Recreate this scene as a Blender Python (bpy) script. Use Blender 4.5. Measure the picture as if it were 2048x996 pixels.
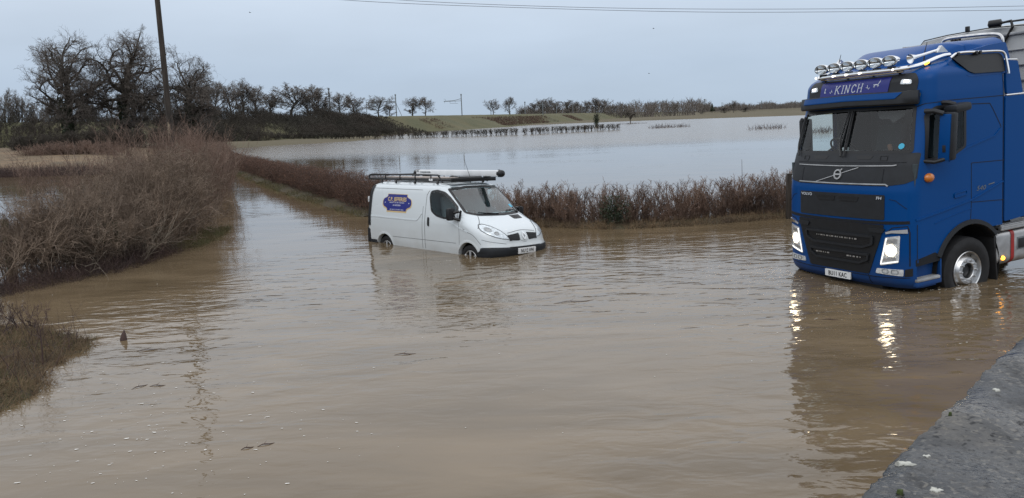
import bpy, bmesh, math, random
import numpy as np
from mathutils import Vector, Matrix
R = math.radians
S = bpy.context.scene
for o in list(bpy.data.objects): bpy.data.objects.remove(o)
C = S.collection
# ------------------------------------------------------------------ camera
PITCH, ROLL, CAMH, FPX = 0.164495, 0.041573, 2.90026, 1554.6
def cam_basis():
    f = np.array([0, math.cos(PITCH), -math.sin(PITCH)]); u = np.array([0, math.sin(PITCH), math.cos(PITCH)]); r = np.array([1., 0, 0])
    return r*math.cos(ROLL)-u*math.sin(ROLL), u*math.cos(ROLL)+r*math.sin(ROLL), f
cR, cU, cF = cam_basis()
cd = bpy.data.cameras.new('camera'); cam = bpy.data.objects.new('camera', cd); C.objects.link(cam)
m = Matrix.Identity(4)
for i in range(3): m[i][0] = cR[i]; m[i][1] = cU[i]; m[i][2] = -cF[i]
m[2][3] = CAMH
cam.matrix_world = m
cd.sensor_width = 36; cd.lens = 36*FPX/2048; cd.clip_start = .05; cd.clip_end = 20000
S.camera = cam
def at(px, py, Y):                      # the point seen at a pixel, Y metres ahead (used to read positions off the survey)
    k = cF+cR*(px-1024)/FPX-cU*(py-498)/FPX
    return np.array([0, 0, CAMH])+k*Y/k[1]
# ------------------------------------------------------------------ sky, sun, exposure
SUN_EL, SUN_AZ = R(52), R(200)          # azimuth clockwise from +Y
W = bpy.data.worlds.new('World'); S.world = W; W.use_nodes = True
wn = W.node_tree.nodes; wl = W.node_tree.links; wn.clear()
def N(t, tree=wn, **k):
    n = tree.new(t)
    for a, b in k.items(): setattr(n, a, b)
    return n
sky = N('ShaderNodeTexSky', sky_type='NISHITA', sun_disc=False, sun_elevation=SUN_EL, sun_rotation=SUN_AZ, air_density=1.2, dust_density=2.0)
b1 = N('ShaderNodeBackground'); b1.inputs[1].default_value = .05; wl.new(sky.outputs[0], b1.inputs[0])
tc = N('ShaderNodeTexCoord'); sx = N('ShaderNodeSeparateXYZ'); wl.new(tc.outputs['Generated'], sx.inputs[0])
cr = N('ShaderNodeValToRGB'); wl.new(sx.outputs[2], cr.inputs[0])
el = cr.color_ramp.elements
el[0].position = 0.0; el[0].color = (.43, .525, .64, 1)
el[1].position = 1.0; el[1].color = (1.2, 1.22, 1.26, 1)
for p_, c_ in ((.06, (.455, .555, .685, 1)), (.16, (.585, .675, .795, 1)), (.28, (.90, .94, 1.0, 1)), (.6, (1.06, 1.10, 1.17, 1))):
    e = el.new(p_); e.color = c_
mp = N('ShaderNodeMapping'); mp.inputs['Scale'].default_value = (1.6, 1.6, 6); wl.new(tc.outputs['Generated'], mp.inputs[0])
nz = N('ShaderNodeTexNoise'); nz.inputs['Scale'].default_value = 2.2; nz.inputs['Detail'].default_value = 4; wl.new(mp.outputs[0], nz.inputs[0])
mr = N('ShaderNodeMapRange'); mr.inputs[1].default_value = .3; mr.inputs[2].default_value = .7; mr.inputs[3].default_value = .95; mr.inputs[4].default_value = 1.05; wl.new(nz.outputs[0], mr.inputs[0])
mx = N('ShaderNodeVectorMath', operation='SCALE'); wl.new(cr.outputs[0], mx.inputs[0]); wl.new(mr.outputs[0], mx.inputs['Scale'])
b2 = N('ShaderNodeBackground'); b2.inputs[1].default_value = 1.12; wl.new(mx.outputs[0], b2.inputs[0])
ms = N('ShaderNodeMixShader'); ms.inputs[0].default_value = .94; wl.new(b1.outputs[0], ms.inputs[1]); wl.new(b2.outputs[0], ms.inputs[2])
wo = N('ShaderNodeOutputWorld'); wl.new(ms.outputs[0], wo.inputs[0])
sd = bpy.data.lights.new('sun', 'SUN'); sd.energy = .5; sd.angle = R(40); sd.color = (1, .985, .96)
so = bpy.data.objects.new('sun', sd); C.objects.link(so)
sdir = Vector((math.sin(SUN_AZ)*math.cos(SUN_EL), math.cos(SUN_AZ)*math.cos(SUN_EL), math.sin(SUN_EL)))
so.rotation_euler = sdir.to_track_quat('Z', 'Y').to_euler(); so.location = (0, 0, 60)
S.view_settings.view_transform = 'Standard'; S.view_settings.look = 'None'; S.view_settings.exposure = 0; S.view_settings.gamma = 1
S.render.engine = 'CYCLES'; S.cycles.max_bounces = 8; S.cycles.transparent_max_bounces = 16
S.cycles.use_denoising = True; S.cycles.denoising_prefilter = 'NONE'; S.cycles.use_adaptive_sampling = False; S.cycles.caustics_reflective = False; S.cycles.caustics_refractive = False
S.cycles.sample_clamp_indirect = 6
# ------------------------------------------------------------------ helpers: materials
def mat(name, col, rough=.5, metal=0, var=0, vs=3., bump=0, bs=40., spec=.5, coat=0, col2=None, emit=0, ecol=None, coord='Object', stretch=None, lo=.35, hi=.65, detail=4):
    m = bpy.data.materials.new(name); m.use_nodes = True; t = m.node_tree; n = t.nodes; l = t.links
    b = n['Principled BSDF']; b.inputs['Roughness'].default_value = rough; b.inputs['Metallic'].default_value = metal
    b.inputs['Specular IOR Level'].default_value = spec; b.inputs['Coat Weight'].default_value = coat; b.inputs['Coat Roughness'].default_value = .04
    b.inputs['Base Color'].default_value = (*col, 1)
    tc = n.new('ShaderNodeTexCoord'); src = tc.outputs[coord]
    if stretch:
        mp = n.new('ShaderNodeMapping'); mp.inputs['Scale'].default_value = stretch; l.new(src, mp.inputs[0]); src = mp.outputs[0]
    if var or col2:
        if col2 is None: col2 = tuple(max(0, c*(1-var)) for c in col); col = tuple(c*(1+var) for c in col)
        nz = n.new('ShaderNodeTexNoise'); nz.inputs['Scale'].default_value = vs; nz.inputs['Detail'].default_value = detail; l.new(src, nz.inputs[0])
        r = n.new('ShaderNodeValToRGB'); r.color_ramp.elements[0].position = lo; r.color_ramp.elements[1].position = hi
        r.color_ramp.elements[0].color = (*col, 1); r.color_ramp.elements[1].color = (*col2, 1)
        l.new(nz.outputs[0], r.inputs[0]); l.new(r.outputs[0], b.inputs['Base Color'])
    if bump:
        nb = n.new('ShaderNodeTexNoise'); nb.inputs['Scale'].default_value = bs; nb.inputs['Detail'].default_value = 4; l.new(src, nb.inputs[0])
        bp = n.new('ShaderNodeBump'); bp.inputs['Strength'].default_value = 1; bp.inputs['Distance'].default_value = bump; l.new(nb.outputs[0], bp.inputs['Height']); l.new(bp.outputs[0], b.inputs['Normal'])
    if emit:
        b.inputs['Emission Color'].default_value = (*(ecol or col), 1); b.inputs['Emission Strength'].default_value = emit; m.cycles.emission_sampling = 'NONE'
    return m
def glass(name, tint, refl=.06, rough=.02, ior=1.5):
    m = bpy.data.materials.new(name); m.use_nodes = True; t = m.node_tree; n = t.nodes; l = t.links; n.clear()
    tr = n.new('ShaderNodeBsdfTransparent'); tr.inputs[0].default_value = (*tint, 1)
    gl = n.new('ShaderNodeBsdfGlossy'); gl.inputs['Roughness'].default_value = rough
    f0 = ((ior-1)/(ior+1))**2; lw = n.new('ShaderNodeLayerWeight'); lw.inputs[0].default_value = .5      # Schlick, the same from both sides of the pane
    pw = n.new('ShaderNodeMath'); pw.operation = 'POWER'; pw.inputs[1].default_value = 5; l.new(lw.outputs['Facing'], pw.inputs[0])
    fr = n.new('ShaderNodeMath'); fr.operation = 'MULTIPLY_ADD'; fr.inputs[1].default_value = 1-f0; fr.inputs[2].default_value = f0; l.new(pw.outputs[0], fr.inputs[0])
    mxs = n.new('ShaderNodeMixShader'); l.new(fr.outputs[0], mxs.inputs[0]); l.new(tr.outputs[0], mxs.inputs[1]); l.new(gl.outputs[0], mxs.inputs[2])
    o = n.new('ShaderNodeOutputMaterial'); l.new(mxs.outputs[0], o.inputs[0]); return m
def dirty_paint(name, col, dirt, z0, z1, amt, rough=.22, coat=.6, metal=0, spec=.5, wash=1.):   # road film splashed up the lower body, fading at z1 with a ragged edge
    m = mat(name, col, rough, metal, coat=coat, spec=spec); t = m.node_tree; n = t.nodes; l = t.links; b = n['Principled BSDF']
    tc = n.new('ShaderNodeTexCoord'); sp = n.new('ShaderNodeSeparateXYZ'); l.new(tc.outputs['Object'], sp.inputs[0])
    nz = n.new('ShaderNodeTexNoise'); nz.inputs['Scale'].default_value = 3.5; nz.inputs['Detail'].default_value = 6; l.new(tc.outputs['Object'], nz.inputs[0])
    a = n.new('ShaderNodeMapRange'); a.inputs[1].default_value = z1; a.inputs[2].default_value = z0; a.inputs[3].default_value = 0; a.inputs[4].default_value = 1; l.new(sp.outputs[2], a.inputs[0])
    mu = n.new('ShaderNodeMath'); mu.operation = 'MULTIPLY'; l.new(a.outputs[0], mu.inputs[0]); l.new(nz.outputs[0], mu.inputs[1])
    ad = n.new('ShaderNodeMath'); ad.operation = 'MULTIPLY_ADD'; ad.inputs[1].default_value = amt*1.6; ad.inputs[2].default_value = 0; l.new(mu.outputs[0], ad.inputs[0])
    n2 = n.new('ShaderNodeTexNoise'); n2.inputs['Scale'].default_value = .9; n2.inputs['Detail'].default_value = 8; l.new(tc.outputs['Object'], n2.inputs[0])
    a2 = n.new('ShaderNodeMath'); a2.operation = 'MULTIPLY_ADD'; a2.inputs[1].default_value = amt*.35*wash; l.new(n2.outputs[0], a2.inputs[0]); l.new(ad.outputs[0], a2.inputs[2]); a2.use_clamp = True
    mix = n.new('ShaderNodeMix'); mix.data_type = 'RGBA'; l.new(a2.outputs[0], mix.inputs[0]); mix.inputs[6].default_value = (*col, 1); mix.inputs[7].default_value = (*dirt, 1)
    l.new(mix.outputs[2], b.inputs['Base Color'])
    rr = n.new('ShaderNodeMapRange'); rr.inputs[3].default_value = rough; rr.inputs[4].default_value = .7; l.new(a2.outputs[0], rr.inputs[0]); l.new(rr.outputs[0], b.inputs['Roughness'])
    return m
M = {}
M['blue'] = dirty_paint('blue_paint', (.0003, .056, .225), (.075, .062, .048), .42, .95, .30, rough=.30, coat=.03, spec=.14, wash=.12)
M['blue2'] = mat('sign_blue', (.010, .018, .20), .35)
M['dark'] = mat('grey_plastic', (.0085, .0105, .014), .55, var=.2, vs=9, bump=.0006, bs=300)
M['black'] = mat('black_plastic', (.006, .006, .007), .45)
M['grille'] = mat('grille_plastic', (.004, .005, .007), .55, var=.3, vs=12)
M['rubber'] = mat('rubber', (.012, .012, .013), .75, var=.3, vs=10)
M['tyre'] = mat('tyre', (.011, .011, .012), .8, var=.3, vs=8, bump=.002, bs=60)
M['well'] = mat('wheel_well', (.004, .004, .004), .9)
M['chrome'] = mat('chrome', (.78, .79, .80), .12, 1)
M['satin'] = mat('satin_metal', (.62, .62, .62), .32, 1, var=.15, vs=14)
M['alu'] = mat('aluminium', (.42, .42, .42), .42, .6, var=.18, vs=6)
M['lens'] = mat('lamp_lens', (.74, .77, .79), .14, .45, var=.22, vs=26, coat=.5)
M['clear'] = glass('clear_lens', (.93, .95, .96), ior=1.5)
M['white'] = dirty_paint('white_paint', (.65, .705, .735), (.34, .315, .275), .3, 1.0, .36, rough=.25, coat=.5)
M['whitep'] = mat('white_plastic', (.76, .77, .78), .4, var=.05, vs=5)
M['plate'] = mat('plate_white', (.78, .79, .79), .35)
M['ink'] = mat('black_ink', (.008, .008, .009), .5)
M['silver'] = mat('silver_letter', (.62, .66, .72), .35)
M['gold'] = mat('gold_letter', (.62, .46, .22), .4)
M['signw'] = mat('white_letter', (.60, .62, .70), .4)
M['amber'] = mat('amber_lens', (.55, .16, .01), .15, coat=.5)
M['orange_lit'] = mat('amber_lit', (.8, .3, .02), .3, emit=6, ecol=(1, .38, .03))
M['lit'] = mat('white_lit', (.9, .9, .9), .3, emit=3.5, ecol=(1, .97, .9))
M['led'] = mat('led_lit', (.9, .9, .9), .3, emit=1.3, ecol=(1, .95, .88))
M['beam'] = mat('headlamp_lit', (.9, .9, .9), .3, emit=16, ecol=(1, .80, .52))
M['drl'] = mat('running_light', (.9, .9, .9), .3, emit=.9, ecol=(1, .96, .86))
M['ws'] = glass('windscreen_glass', (.86, .92, .91), ior=1.6)
M['vws'] = glass('van_glass', (.60, .74, .76), ior=2.25)
M['sg'] = glass('side_glass', (.80, .86, .86), ior=1.45)
M['dash'] = mat('dash', (.035, .042, .045), .7)
M['cabin'] = mat('cabin_trim', (.050, .066, .074), .85)
M['cabl'] = mat('cabin_light_trim', (.19, .22, .23), .85)
M['cyan'] = mat('cyan_sticker', (.05, .42, .62), .4)
M['red'] = mat('red_band', (.30, .018, .015), .5, var=.2, vs=8)
M['trailer'] = mat('trailer_panel', (.55, .56, .56), .45, var=.12, vs=2.5)
M['wood'] = mat('pole_wood', (.040, .032, .026), .85, var=.4, vs=3, stretch=(6, 6, .6), bump=.004, bs=14)
M['paleWood'] = mat('bare_wood', (.30, .24, .17), .8, var=.3, vs=9)
M['plank'] = mat('plank', (.34, .29, .26), .7, var=.2, vs=4)
M['mossy'] = mat('mossy_timber', (.055, .065, .026), .9, col2=(.05, .04, .03), vs=4)
M['steel'] = mat('galvanised', (.17, .19, .20), .6, .3)
M['wire'] = mat('cable', (.10, .11, .13), .6)
M['seam'] = mat('panel_gap', (.004, .005, .008), .8)
M['seamw'] = mat('panel_gap_grey', (.11, .115, .12), .7)
# ------------------------------------------------------------------ helpers: mesh building
class MB:
    def __init__(s): s.v = []; s.f = []; s.mi = []; s.cur = 0
    def vert(s, p): s.v.append((float(p[0]), float(p[1]), float(p[2]))); return len(s.v)-1
    def face(s, *i): s.f.append(tuple(i)); s.mi.append(s.cur)
    def add(s, vs, fs):
        o = len(s.v); s.v += [(float(p[0]), float(p[1]), float(p[2])) for p in vs]
        for f in fs: s.f.append(tuple(i+o for i in f)); s.mi.append(s.cur)
    def build(s, name, m, parent=None, smooth=35, norm=False):
        me = bpy.data.meshes.new(name); me.from_pydata(s.v, [], s.f)
        for x in (m if isinstance(m, (list, tuple)) else [m]): me.materials.append(x)
        if any(s.mi): me.polygons.foreach_set('material_index', s.mi)
        if norm:
            bm = bmesh.new(); bm.from_mesh(me); bmesh.ops.recalc_face_normals(bm, faces=bm.faces); bm.to_mesh(me); bm.free()
        if smooth:
            me.polygons.foreach_set('use_smooth', [True]*len(me.polygons)); me.set_sharp_from_angle(angle=R(smooth))
        me.update()
        o = bpy.data.objects.new(name, me); C.objects.link(o)
        if parent: o.parent = parent
        return o
def tag(o, label=None, cat=None, group=None, kind=None):
    for k, v in (('label', label), ('category', cat), ('group', group), ('kind', kind)):
        if v: o[k] = v
    return o
def thing(name, label, cat, loc=(0, 0, 0), rot=(0, 0, 0), group=None):
    o = bpy.data.objects.new(name, None); o.empty_display_size = .3; C.objects.link(o); o.location = loc; o.rotation_euler = rot
    return tag(o, label, cat, group)
def nrm(v): v = np.asarray(v, float); return v/(np.linalg.norm(v)+1e-12)
def cbox(mb, c, s, bev=.008, M3=None, seg=2):
    bm = bmesh.new(); bmesh.ops.create_cube(bm, size=1)
    for v in bm.verts: v.co = Vector((v.co.x*s[0], v.co.y*s[1], v.co.z*s[2]))
    bev = min(bev, min(s)*.45)
    if bev > 0: bmesh.ops.bevel(bm, geom=list(bm.edges), offset=bev, segments=seg, affect='EDGES', profile=.6)
    bm.verts.index_update()
    vs = [np.array(v.co) for v in bm.verts]
    if M3 is not None: vs = [np.asarray(M3)@v for v in vs]
    mb.add([v+np.array(c) for v in vs], [[v.index for v in f.verts] for f in bm.faces]); bm.free()
def rotm(ax, ang): return np.array(Matrix.Rotation(R(ang), 3, ax))
def tube(mb, pts, r, n=8, cap=True):
    pts = [np.array(p, float) for p in pts]; rs = r if isinstance(r, (list, tuple)) else [r]*len(pts)
    t0 = nrm(pts[1]-pts[0]); a = np.array([0, 0, 1.]) if abs(t0[2]) < .9 else np.array([1., 0, 0]); u = nrm(np.cross(t0, a)); o = len(mb.v)
    for i, p in enumerate(pts):
        t = nrm((pts[min(i+1, len(pts)-1)]-p)/(np.linalg.norm(pts[min(i+1, len(pts)-1)]-p)+1e-9)+(p-pts[max(i-1, 0)])/(np.linalg.norm(p-pts[max(i-1, 0)])+1e-9))
        u = nrm(u-t*(u@t)); w = np.cross(t, u)
        for k in range(n):
            q = 2*math.pi*k/n; mb.vert(p+rs[i]*(u*math.cos(q)+w*math.sin(q)))
    for i in range(len(pts)-1):
        for k in range(n): mb.face(o+i*n+k, o+i*n+(k+1) % n, o+(i+1)*n+(k+1) % n, o+(i+1)*n+k)
    if cap: mb.face(*[o+k for k in range(n)][::-1]); mb.face(*[o+(len(pts)-1)*n+k for k in range(n)])
def lathe(mb, prof, o, ax, n=32, sx=1., sy=1., up=None, close=False):     # prof: (radius, distance along ax)
    ax = nrm(ax); a = np.array(up if up is not None else ([0, 0, 1.] if abs(ax[2]) < .9 else [1., 0, 0]), float); u = nrm(a-ax*(a@ax)); w = np.cross(ax, u); b = len(mb.v); o = np.array(o, float)
    for r, h in prof:
        for k in range(n):
            q = 2*math.pi*k/n; mb.vert(o+ax*h+r*(u*math.cos(q)*sy+w*math.sin(q)*sx))
    for i in range(len(prof)-1):
        for k in range(n): mb.face(b+i*n+k, b+i*n+(k+1) % n, b+(i+1)*n+(k+1) % n, b+(i+1)*n+k)
    for e in (0, len(prof)-1):
        if prof[e][0] > 1e-4 and close: mb.face(*[b+e*n+k for k in range(n)])
def bez(pts, n=6):                       # rounds a 3D or 2D polyline through its control points (Catmull-Rom)
    P = [np.array(p, float) for p in pts]; P = [2*P[0]-P[1]]+P+[2*P[-1]-P[-2]]; out = []
    for i in range(1, len(P)-2):
        for k in range(n):
            t = k/n; a, b, c, d = P[i-1:i+3]
            out.append(.5*((2*b)+(-a+c)*t+(2*a-5*b+4*c-d)*t*t+(-a+3*b-3*c+d)*t**3))
    out.append(P[-2]); return out
def rpoly(pts, r, n=4):
    P = [np.array(p, float) for p in pts]; out = []
    for i, p in enumerate(P):
        a = P[i-1]-p; b = P[(i+1) % len(P)]-p; la, lb = np.linalg.norm(a), np.linalg.norm(b); d = min(r, la*.48, lb*.48); A = p+a/la*d; B = p+b/lb*d
        for k in range(n+1):
            t = k/n; out.append((1-t)**2*A+2*t*(1-t)*p+t*t*B)
    return out
def resamp(P, step):
    out = []
    for i, p in enumerate(P):
        q = P[(i+1) % len(P)]; p = np.array(p, float); q = np.array(q, float); k = max(1, int(np.linalg.norm(q-p)/step+.999))
        out += [p+(q-p)*j/k for j in range(k)]
    return out
def inset(P, d):
    P = [np.array(p, float) for p in P]; A = sum(P[i-1][0]*P[i][1]-P[i][0]*P[i-1][1] for i in range(len(P))); s = 1 if A > 0 else -1; out = []
    for i, p in enumerate(P):
        t = nrm(P[(i+1) % len(P)]-P[i-1]); out.append(p+d*s*np.array([-t[1], t[0]]))
    return out
def patch(mb, poly, mf, off=.005, th=.012, rings=5, step=.06, c=None):
    P = resamp(poly, step); n = len(P); c = np.mean(P, 0) if c is None else np.array(c, float); o = len(mb.v)
    p0 = mf(*c, off); e0 = np.asarray(P[0])-c; e0 = e0/np.linalg.norm(e0)*.01; e1 = np.array([-e0[1], e0[0]])
    if np.dot(np.cross(mf(*(c+e0), off)-p0, mf(*(c+e1), off)-p0), mf(*c, off+.01)-p0) * sum(P[i-1][0]*P[i][1]-P[i][0]*P[i-1][1] for i in range(n)) < 0: P = P[::-1]
    for k in range(rings):
        for p in P: mb.vert(mf(*(c+(p-c)*(1-(k/rings)**1.7)), off))
    ce = mb.vert(mf(*c, off)); b = len(mb.v)
    for p in P: mb.vert(mf(*p, off-th))
    for k in range(rings-1):
        for i in range(n): mb.face(o+k*n+i, o+k*n+(i+1) % n, o+(k+1)*n+(i+1) % n, o+(k+1)*n+i)
    for i in range(n):
        mb.face(o+(rings-1)*n+i, o+(rings-1)*n+(i+1) % n, ce); mb.face(b+i, b+(i+1) % n, o+(i+1) % n, o+i)
def ring(mb, poly, d, mf, off=.006, th=.012, step=.05):
    P = resamp(poly, step); Q = inset(P, d); n = len(P); o = len(mb.v)
    for p in P: mb.vert(mf(*p, off-th))
    for p in P: mb.vert(mf(*p, off))
    for p in Q: mb.vert(mf(*p, off))
    for p in Q: mb.vert(mf(*p, off-th))
    for k in range(3):
        for i in range(n): mb.face(o+k*n+i, o+k*n+(i+1) % n, o+(k+1)*n+(i+1) % n, o+(k+1)*n+i)
def strip(mb, pts, w, mf, off=.004, th=.01, step=.05, closed=False):
    Q = []
    for i in range(len(pts)-1):
        p, q = np.array(pts[i], float), np.array(pts[i+1], float); k = max(1, int(np.linalg.norm(q-p)/step+.999)); Q += [p+(q-p)*j/k for j in range(k)]
    Q.append(np.array(pts[-1], float)); n = len(Q); o = len(mb.v)
    ws = w if isinstance(w, (list, tuple)) else [w, w]
    for i, p in enumerate(Q):
        t = nrm(Q[min(i+1, n-1)]-Q[max(i-1, 0)]); s = np.array([-t[1], t[0]])*(ws[0]+(ws[1]-ws[0])*i/(n-1))/2
        for a, e in ((p-s, off-th), (p-s, off), (p+s, off), (p+s, off-th)): mb.vert(mf(*a, e))
    for i in range(n-1):
        for k in range(3): mb.face(o+i*4+k, o+i*4+k+1, o+i*4+4+k+1, o+i*4+4+k)
    mb.face(o, o+1, o+2, o+3); mb.face(o+4*n-4, o+4*n-3, o+4*n-2, o+4*n-1)
def text(mb, s, size, cx, cy, mf, off=.006, sw=1., shear=0, flip=1, bold=0, depth=0, gap=1.):
    cu = bpy.data.curves.new('text', 'FONT'); cu.body = s; cu.size = size; cu.align_x = 'CENTER'; cu.align_y = 'CENTER'; cu.shear = shear; cu.offset = bold; cu.space_character = gap; cu.resolution_u = 3
    o = bpy.data.objects.new('text', cu); C.objects.link(o); bpy.context.view_layer.update()
    me = bpy.data.meshes.new_from_object(o); vs = [v.co.copy() for v in me.vertices]; fs = [tuple(p.vertices) for p in me.polygons]
    bpy.data.objects.remove(o); bpy.data.curves.remove(cu); bpy.data.meshes.remove(me)
    mb.add([mf(cx+flip*v.x*sw, cy+v.y, off) for v in vs], fs)
def interp(pts, d=.03):
    xs = np.array([p[0] for p in pts]); ys = np.array([p[1] for p in pts])
    return lambda z: float(np.mean([np.interp(z+k*d, xs, ys) for k in (-1, -.5, 0, .5, 1)]))
class Shell:                              # a vehicle body described by its plan outline at every height
    def __init__(s, xf, w, D, n, xr, rc=.1): s.xf, s.w, s.D, s.n, s.xr, s.rc = interp(xf, .02), interp(w, .03), interp(D, .05), n, interp(xr, .03), rc
    def _front(s, y, z):
        t = min(abs(y)/s.w(z), 1.); return np.array([s.xf(z)-s.D(z)*(1-(1-t**s.n)**(1/s.n)), y, z])
    def _side(s, x, z, sg):
        xf, D, w = s.xf(z), s.D(z), s.w(z)
        if x < xf-D: return np.array([x, sg*w, z])
        q = min(1., max(0., (xf-x)/D)); return np.array([x, sg*w*(1-(1-q)**s.n)**(1/s.n), z])
    def front(s, y, z, off=0.):
        p = s._front(y, z)
        if off:
            e = .004; yy = max(-s.w(z)*.985, min(s.w(z)*.985, y)); a = s._front(yy+e, z)-s._front(yy-e, z); b = s._front(yy, z+e)-s._front(yy, z-e); p = p+nrm(np.cross(a, b))*off
        return p
    def side(s, sg):
        def f(x, z, off=0.):
            p = s._side(x, z, sg)
            if off:
                e = .004; a = s._side(x-e, z, sg)-s._side(x+e, z, sg); b = s._side(x, z+e, sg)-s._side(x, z-e, sg); n_ = nrm(np.cross(a, b)); n_ = n_ if n_[1]*sg > 0 else -n_; p = p+n_*off
            return p
        return f
    def build(s, mb, zs, hole, nside=60, nf=22, nc=16, cap=True):
        n = s.n; ts = list(np.linspace(0, .8, nf)); q0 = 1-(1-.8**n)**(1/n); ts += [(1-(1-q)**n)**(1/n) for q in np.linspace(q0, 1, nc)[1:]]
        rows = []
        for z in zs:
            w, xf, D, xr = s.w(z), s.xf(z), s.D(z), s.xr(z); half = [(xf-D*(1-(1-t**n)**(1/n)), t*w) for t in ts]
            xs = np.linspace(xf-D, xr+s.rc, nside)[1:]; half += [(x, w) for x in xs]
            half += [(xr+s.rc-s.rc*math.sin(a), w-s.rc+s.rc*math.cos(a)) for a in np.linspace(0, math.pi/2, 6)[1:]]
            half += [(xr, (w-s.rc)*k) for k in (.75, .5, .25, 0)]
            rows.append([(x, y, z) for x, y in half]+[(x, -y, z) for x, y in half[-2:0:-1]])
        k = len(rows[0]); o = len(mb.v)
        for r_ in rows:
            for p in r_: mb.vert(p)
        for i in range(len(rows)-1):
            for j in range(k):
                j2 = (j+1) % k; c = (np.array(rows[i][j])+np.array(rows[i+1][j2]))/2
                if not hole(c): mb.face(o+i*k+j, o+i*k+j2, o+(i+1)*k+j2, o+(i+1)*k+j)
        if cap: mb.face(*[o+(len(rows)-1)*k+j for j in range(k)])
def inpoly(P, x, y):
    c = False
    for i in range(len(P)):
        a, b = P[i-1], P[i]
        if (a[1] > y) != (b[1] > y) and x < (b[0]-a[0])*(y-a[1])/(b[1]-a[1])+a[0]: c = not c
    return c
# ------------------------------------------------------------------ helpers: twigs, grass, trees
def sticks(name, P0, P1, r0, r1, m, parent=None, ns=3, roundish=False):
    P0, P1 = np.asarray(P0, np.float32).reshape(-1, 3), np.asarray(P1, np.float32).reshape(-1, 3); n = len(P0); r0 = np.broadcast_to(np.asarray(r0, np.float32).ravel(), (n,)); r1 = np.broadcast_to(np.asarray(r1, np.float32).ravel(), (n,))
    t = P1-P0; t = t/(np.linalg.norm(t, axis=1, keepdims=True)+1e-9); a = np.where(np.abs(t[:, 2:3]) < .8, np.array([[0, 0, 1.]], np.float32), np.array([[1., 0, 0]], np.float32))
    u = np.cross(t, a); u /= np.linalg.norm(u, axis=1, keepdims=True)+1e-9; w = np.cross(t, u)
    V = np.zeros((n, 2*ns, 3), np.float32)
    for k in range(ns):
        q = 2*math.pi*k/ns; d = u*math.cos(q)+w*math.sin(q); V[:, k] = P0+d*r0[:, None]; V[:, ns+k] = P1+d*r1[:, None]
    base = (np.arange(n)*2*ns)[:, None, None]
    F = np.array([[k, (k+1) % ns, ns+(k+1) % ns, ns+k] for k in range(ns)])[None]+base
    return rawmesh(name, V.reshape(-1, 3), F.reshape(-1, 4), m, parent, ns > 4 or roundish)
def rawmesh(name, V, F, m, parent=None, smooth=False):
    me = bpy.data.meshes.new(name); F = np.ascontiguousarray(F, np.int32); k = F.shape[1]
    me.vertices.add(len(V)); me.vertices.foreach_set('co', np.ascontiguousarray(V, np.float32).ravel())
    me.loops.add(F.size); me.loops.foreach_set('vertex_index', F.ravel())
    me.polygons.add(len(F)); me.polygons.foreach_set('loop_start', np.arange(len(F), dtype=np.int32)*k)
    if smooth: me.polygons.foreach_set('use_smooth', np.ones(len(F), bool))
    me.materials.append(m); me.update(); me.validate()
    o = bpy.data.objects.new(name, me); C.objects.link(o)
    if parent: o.parent = parent
    return o
def unit(v): return v/(np.linalg.norm(v, axis=-1, keepdims=True)+1e-9)
def grow(rng, P, D, L, Rb, nseg, wob, up=0., tip=.45):
    n = len(P); nodes = np.zeros((n, nseg+1, 3)); dirs = np.zeros((n, nseg+1, 3)); nodes[:, 0] = P; dirs[:, 0] = D; D = D.copy(); P = P.copy()
    for s_ in range(nseg):
        D = unit(D+rng.normal(0, wob, (n, 3))+np.array([0, 0, up])); P = P+D*(L/nseg)[:, None]; nodes[:, s_+1] = P; dirs[:, s_+1] = D
    rad = Rb[:, None]*np.linspace(1, tip, nseg+1)[None]
    return nodes, dirs, rad
def shoot(rng, B, k, t0, t1, ang, up=0., L=None, lr=.5, lvar=.3, rr=.55, taper=.5, keep=None):
    nodes, dirs, rad, Lp = B; n, ns = nodes.shape[0], nodes.shape[1]-1
    t = (np.arange(k)[None]+rng.random((n, k)))/k*(t1-t0)+t0; i = np.minimum((t*ns).astype(int), ns-1); f = t*ns-i; I = np.arange(n)[:, None]
    P = nodes[I, i]*(1-f)[..., None]+nodes[I, i+1]*f[..., None]; D = dirs[I, i+1]; r = (rad[I, i]*(1-f)+rad[I, i+1]*f)*rr
    q = rng.normal(0, 1, (n, k, 3)); q = unit(q-D*(q*D).sum(-1, keepdims=True)); a = np.radians(ang)*(.7+.6*rng.random((n, k, 1)))
    Dn = unit(D*np.cos(a)+q*np.sin(a)+np.array([0, 0, up])); Ln = Lp[:, None]*lr*(1-taper*(t-t0)/(t1-t0+1e-6))*(1+lvar*rng.normal(0, 1, (n, k)).clip(-1.5, 1.5))
    return P.reshape(-1, 3), Dn.reshape(-1, 3), Ln.reshape(-1).clip(.02), r.reshape(-1)
def segs(Bs):
    p0, p1, r0, r1 = [], [], [], []
    for nodes, dirs, rad, L in Bs:
        p0.append(nodes[:, :-1].reshape(-1, 3)); p1.append(nodes[:, 1:].reshape(-1, 3)); r0.append(rad[:, :-1].ravel()); r1.append(rad[:, 1:].ravel())
    return np.concatenate(p0), np.concatenate(p1), np.concatenate(r0), np.concatenate(r1)
M['bark'] = mat('bark', (.046, .042, .034), .9, col2=(.068, .058, .048), vs=5, bump=.01, bs=12)
M['twig'] = mat('twig', (.150, .126, .110), .9, col2=(.095, .082, .072), vs=1.4)
M['bark_far'] = mat('bark_far', (.075, .070, .064), .9, var=.2, vs=1)
M['twig_far'] = mat('twig_far', (.150, .130, .114), .9, var=.2, vs=.5)  # pale tone carries some distance haze in the colour
M['twig_red'] = mat('twig_red', (.235, .155, .118), .85, col2=(.130, .090, .070), vs=1.1)
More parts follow.
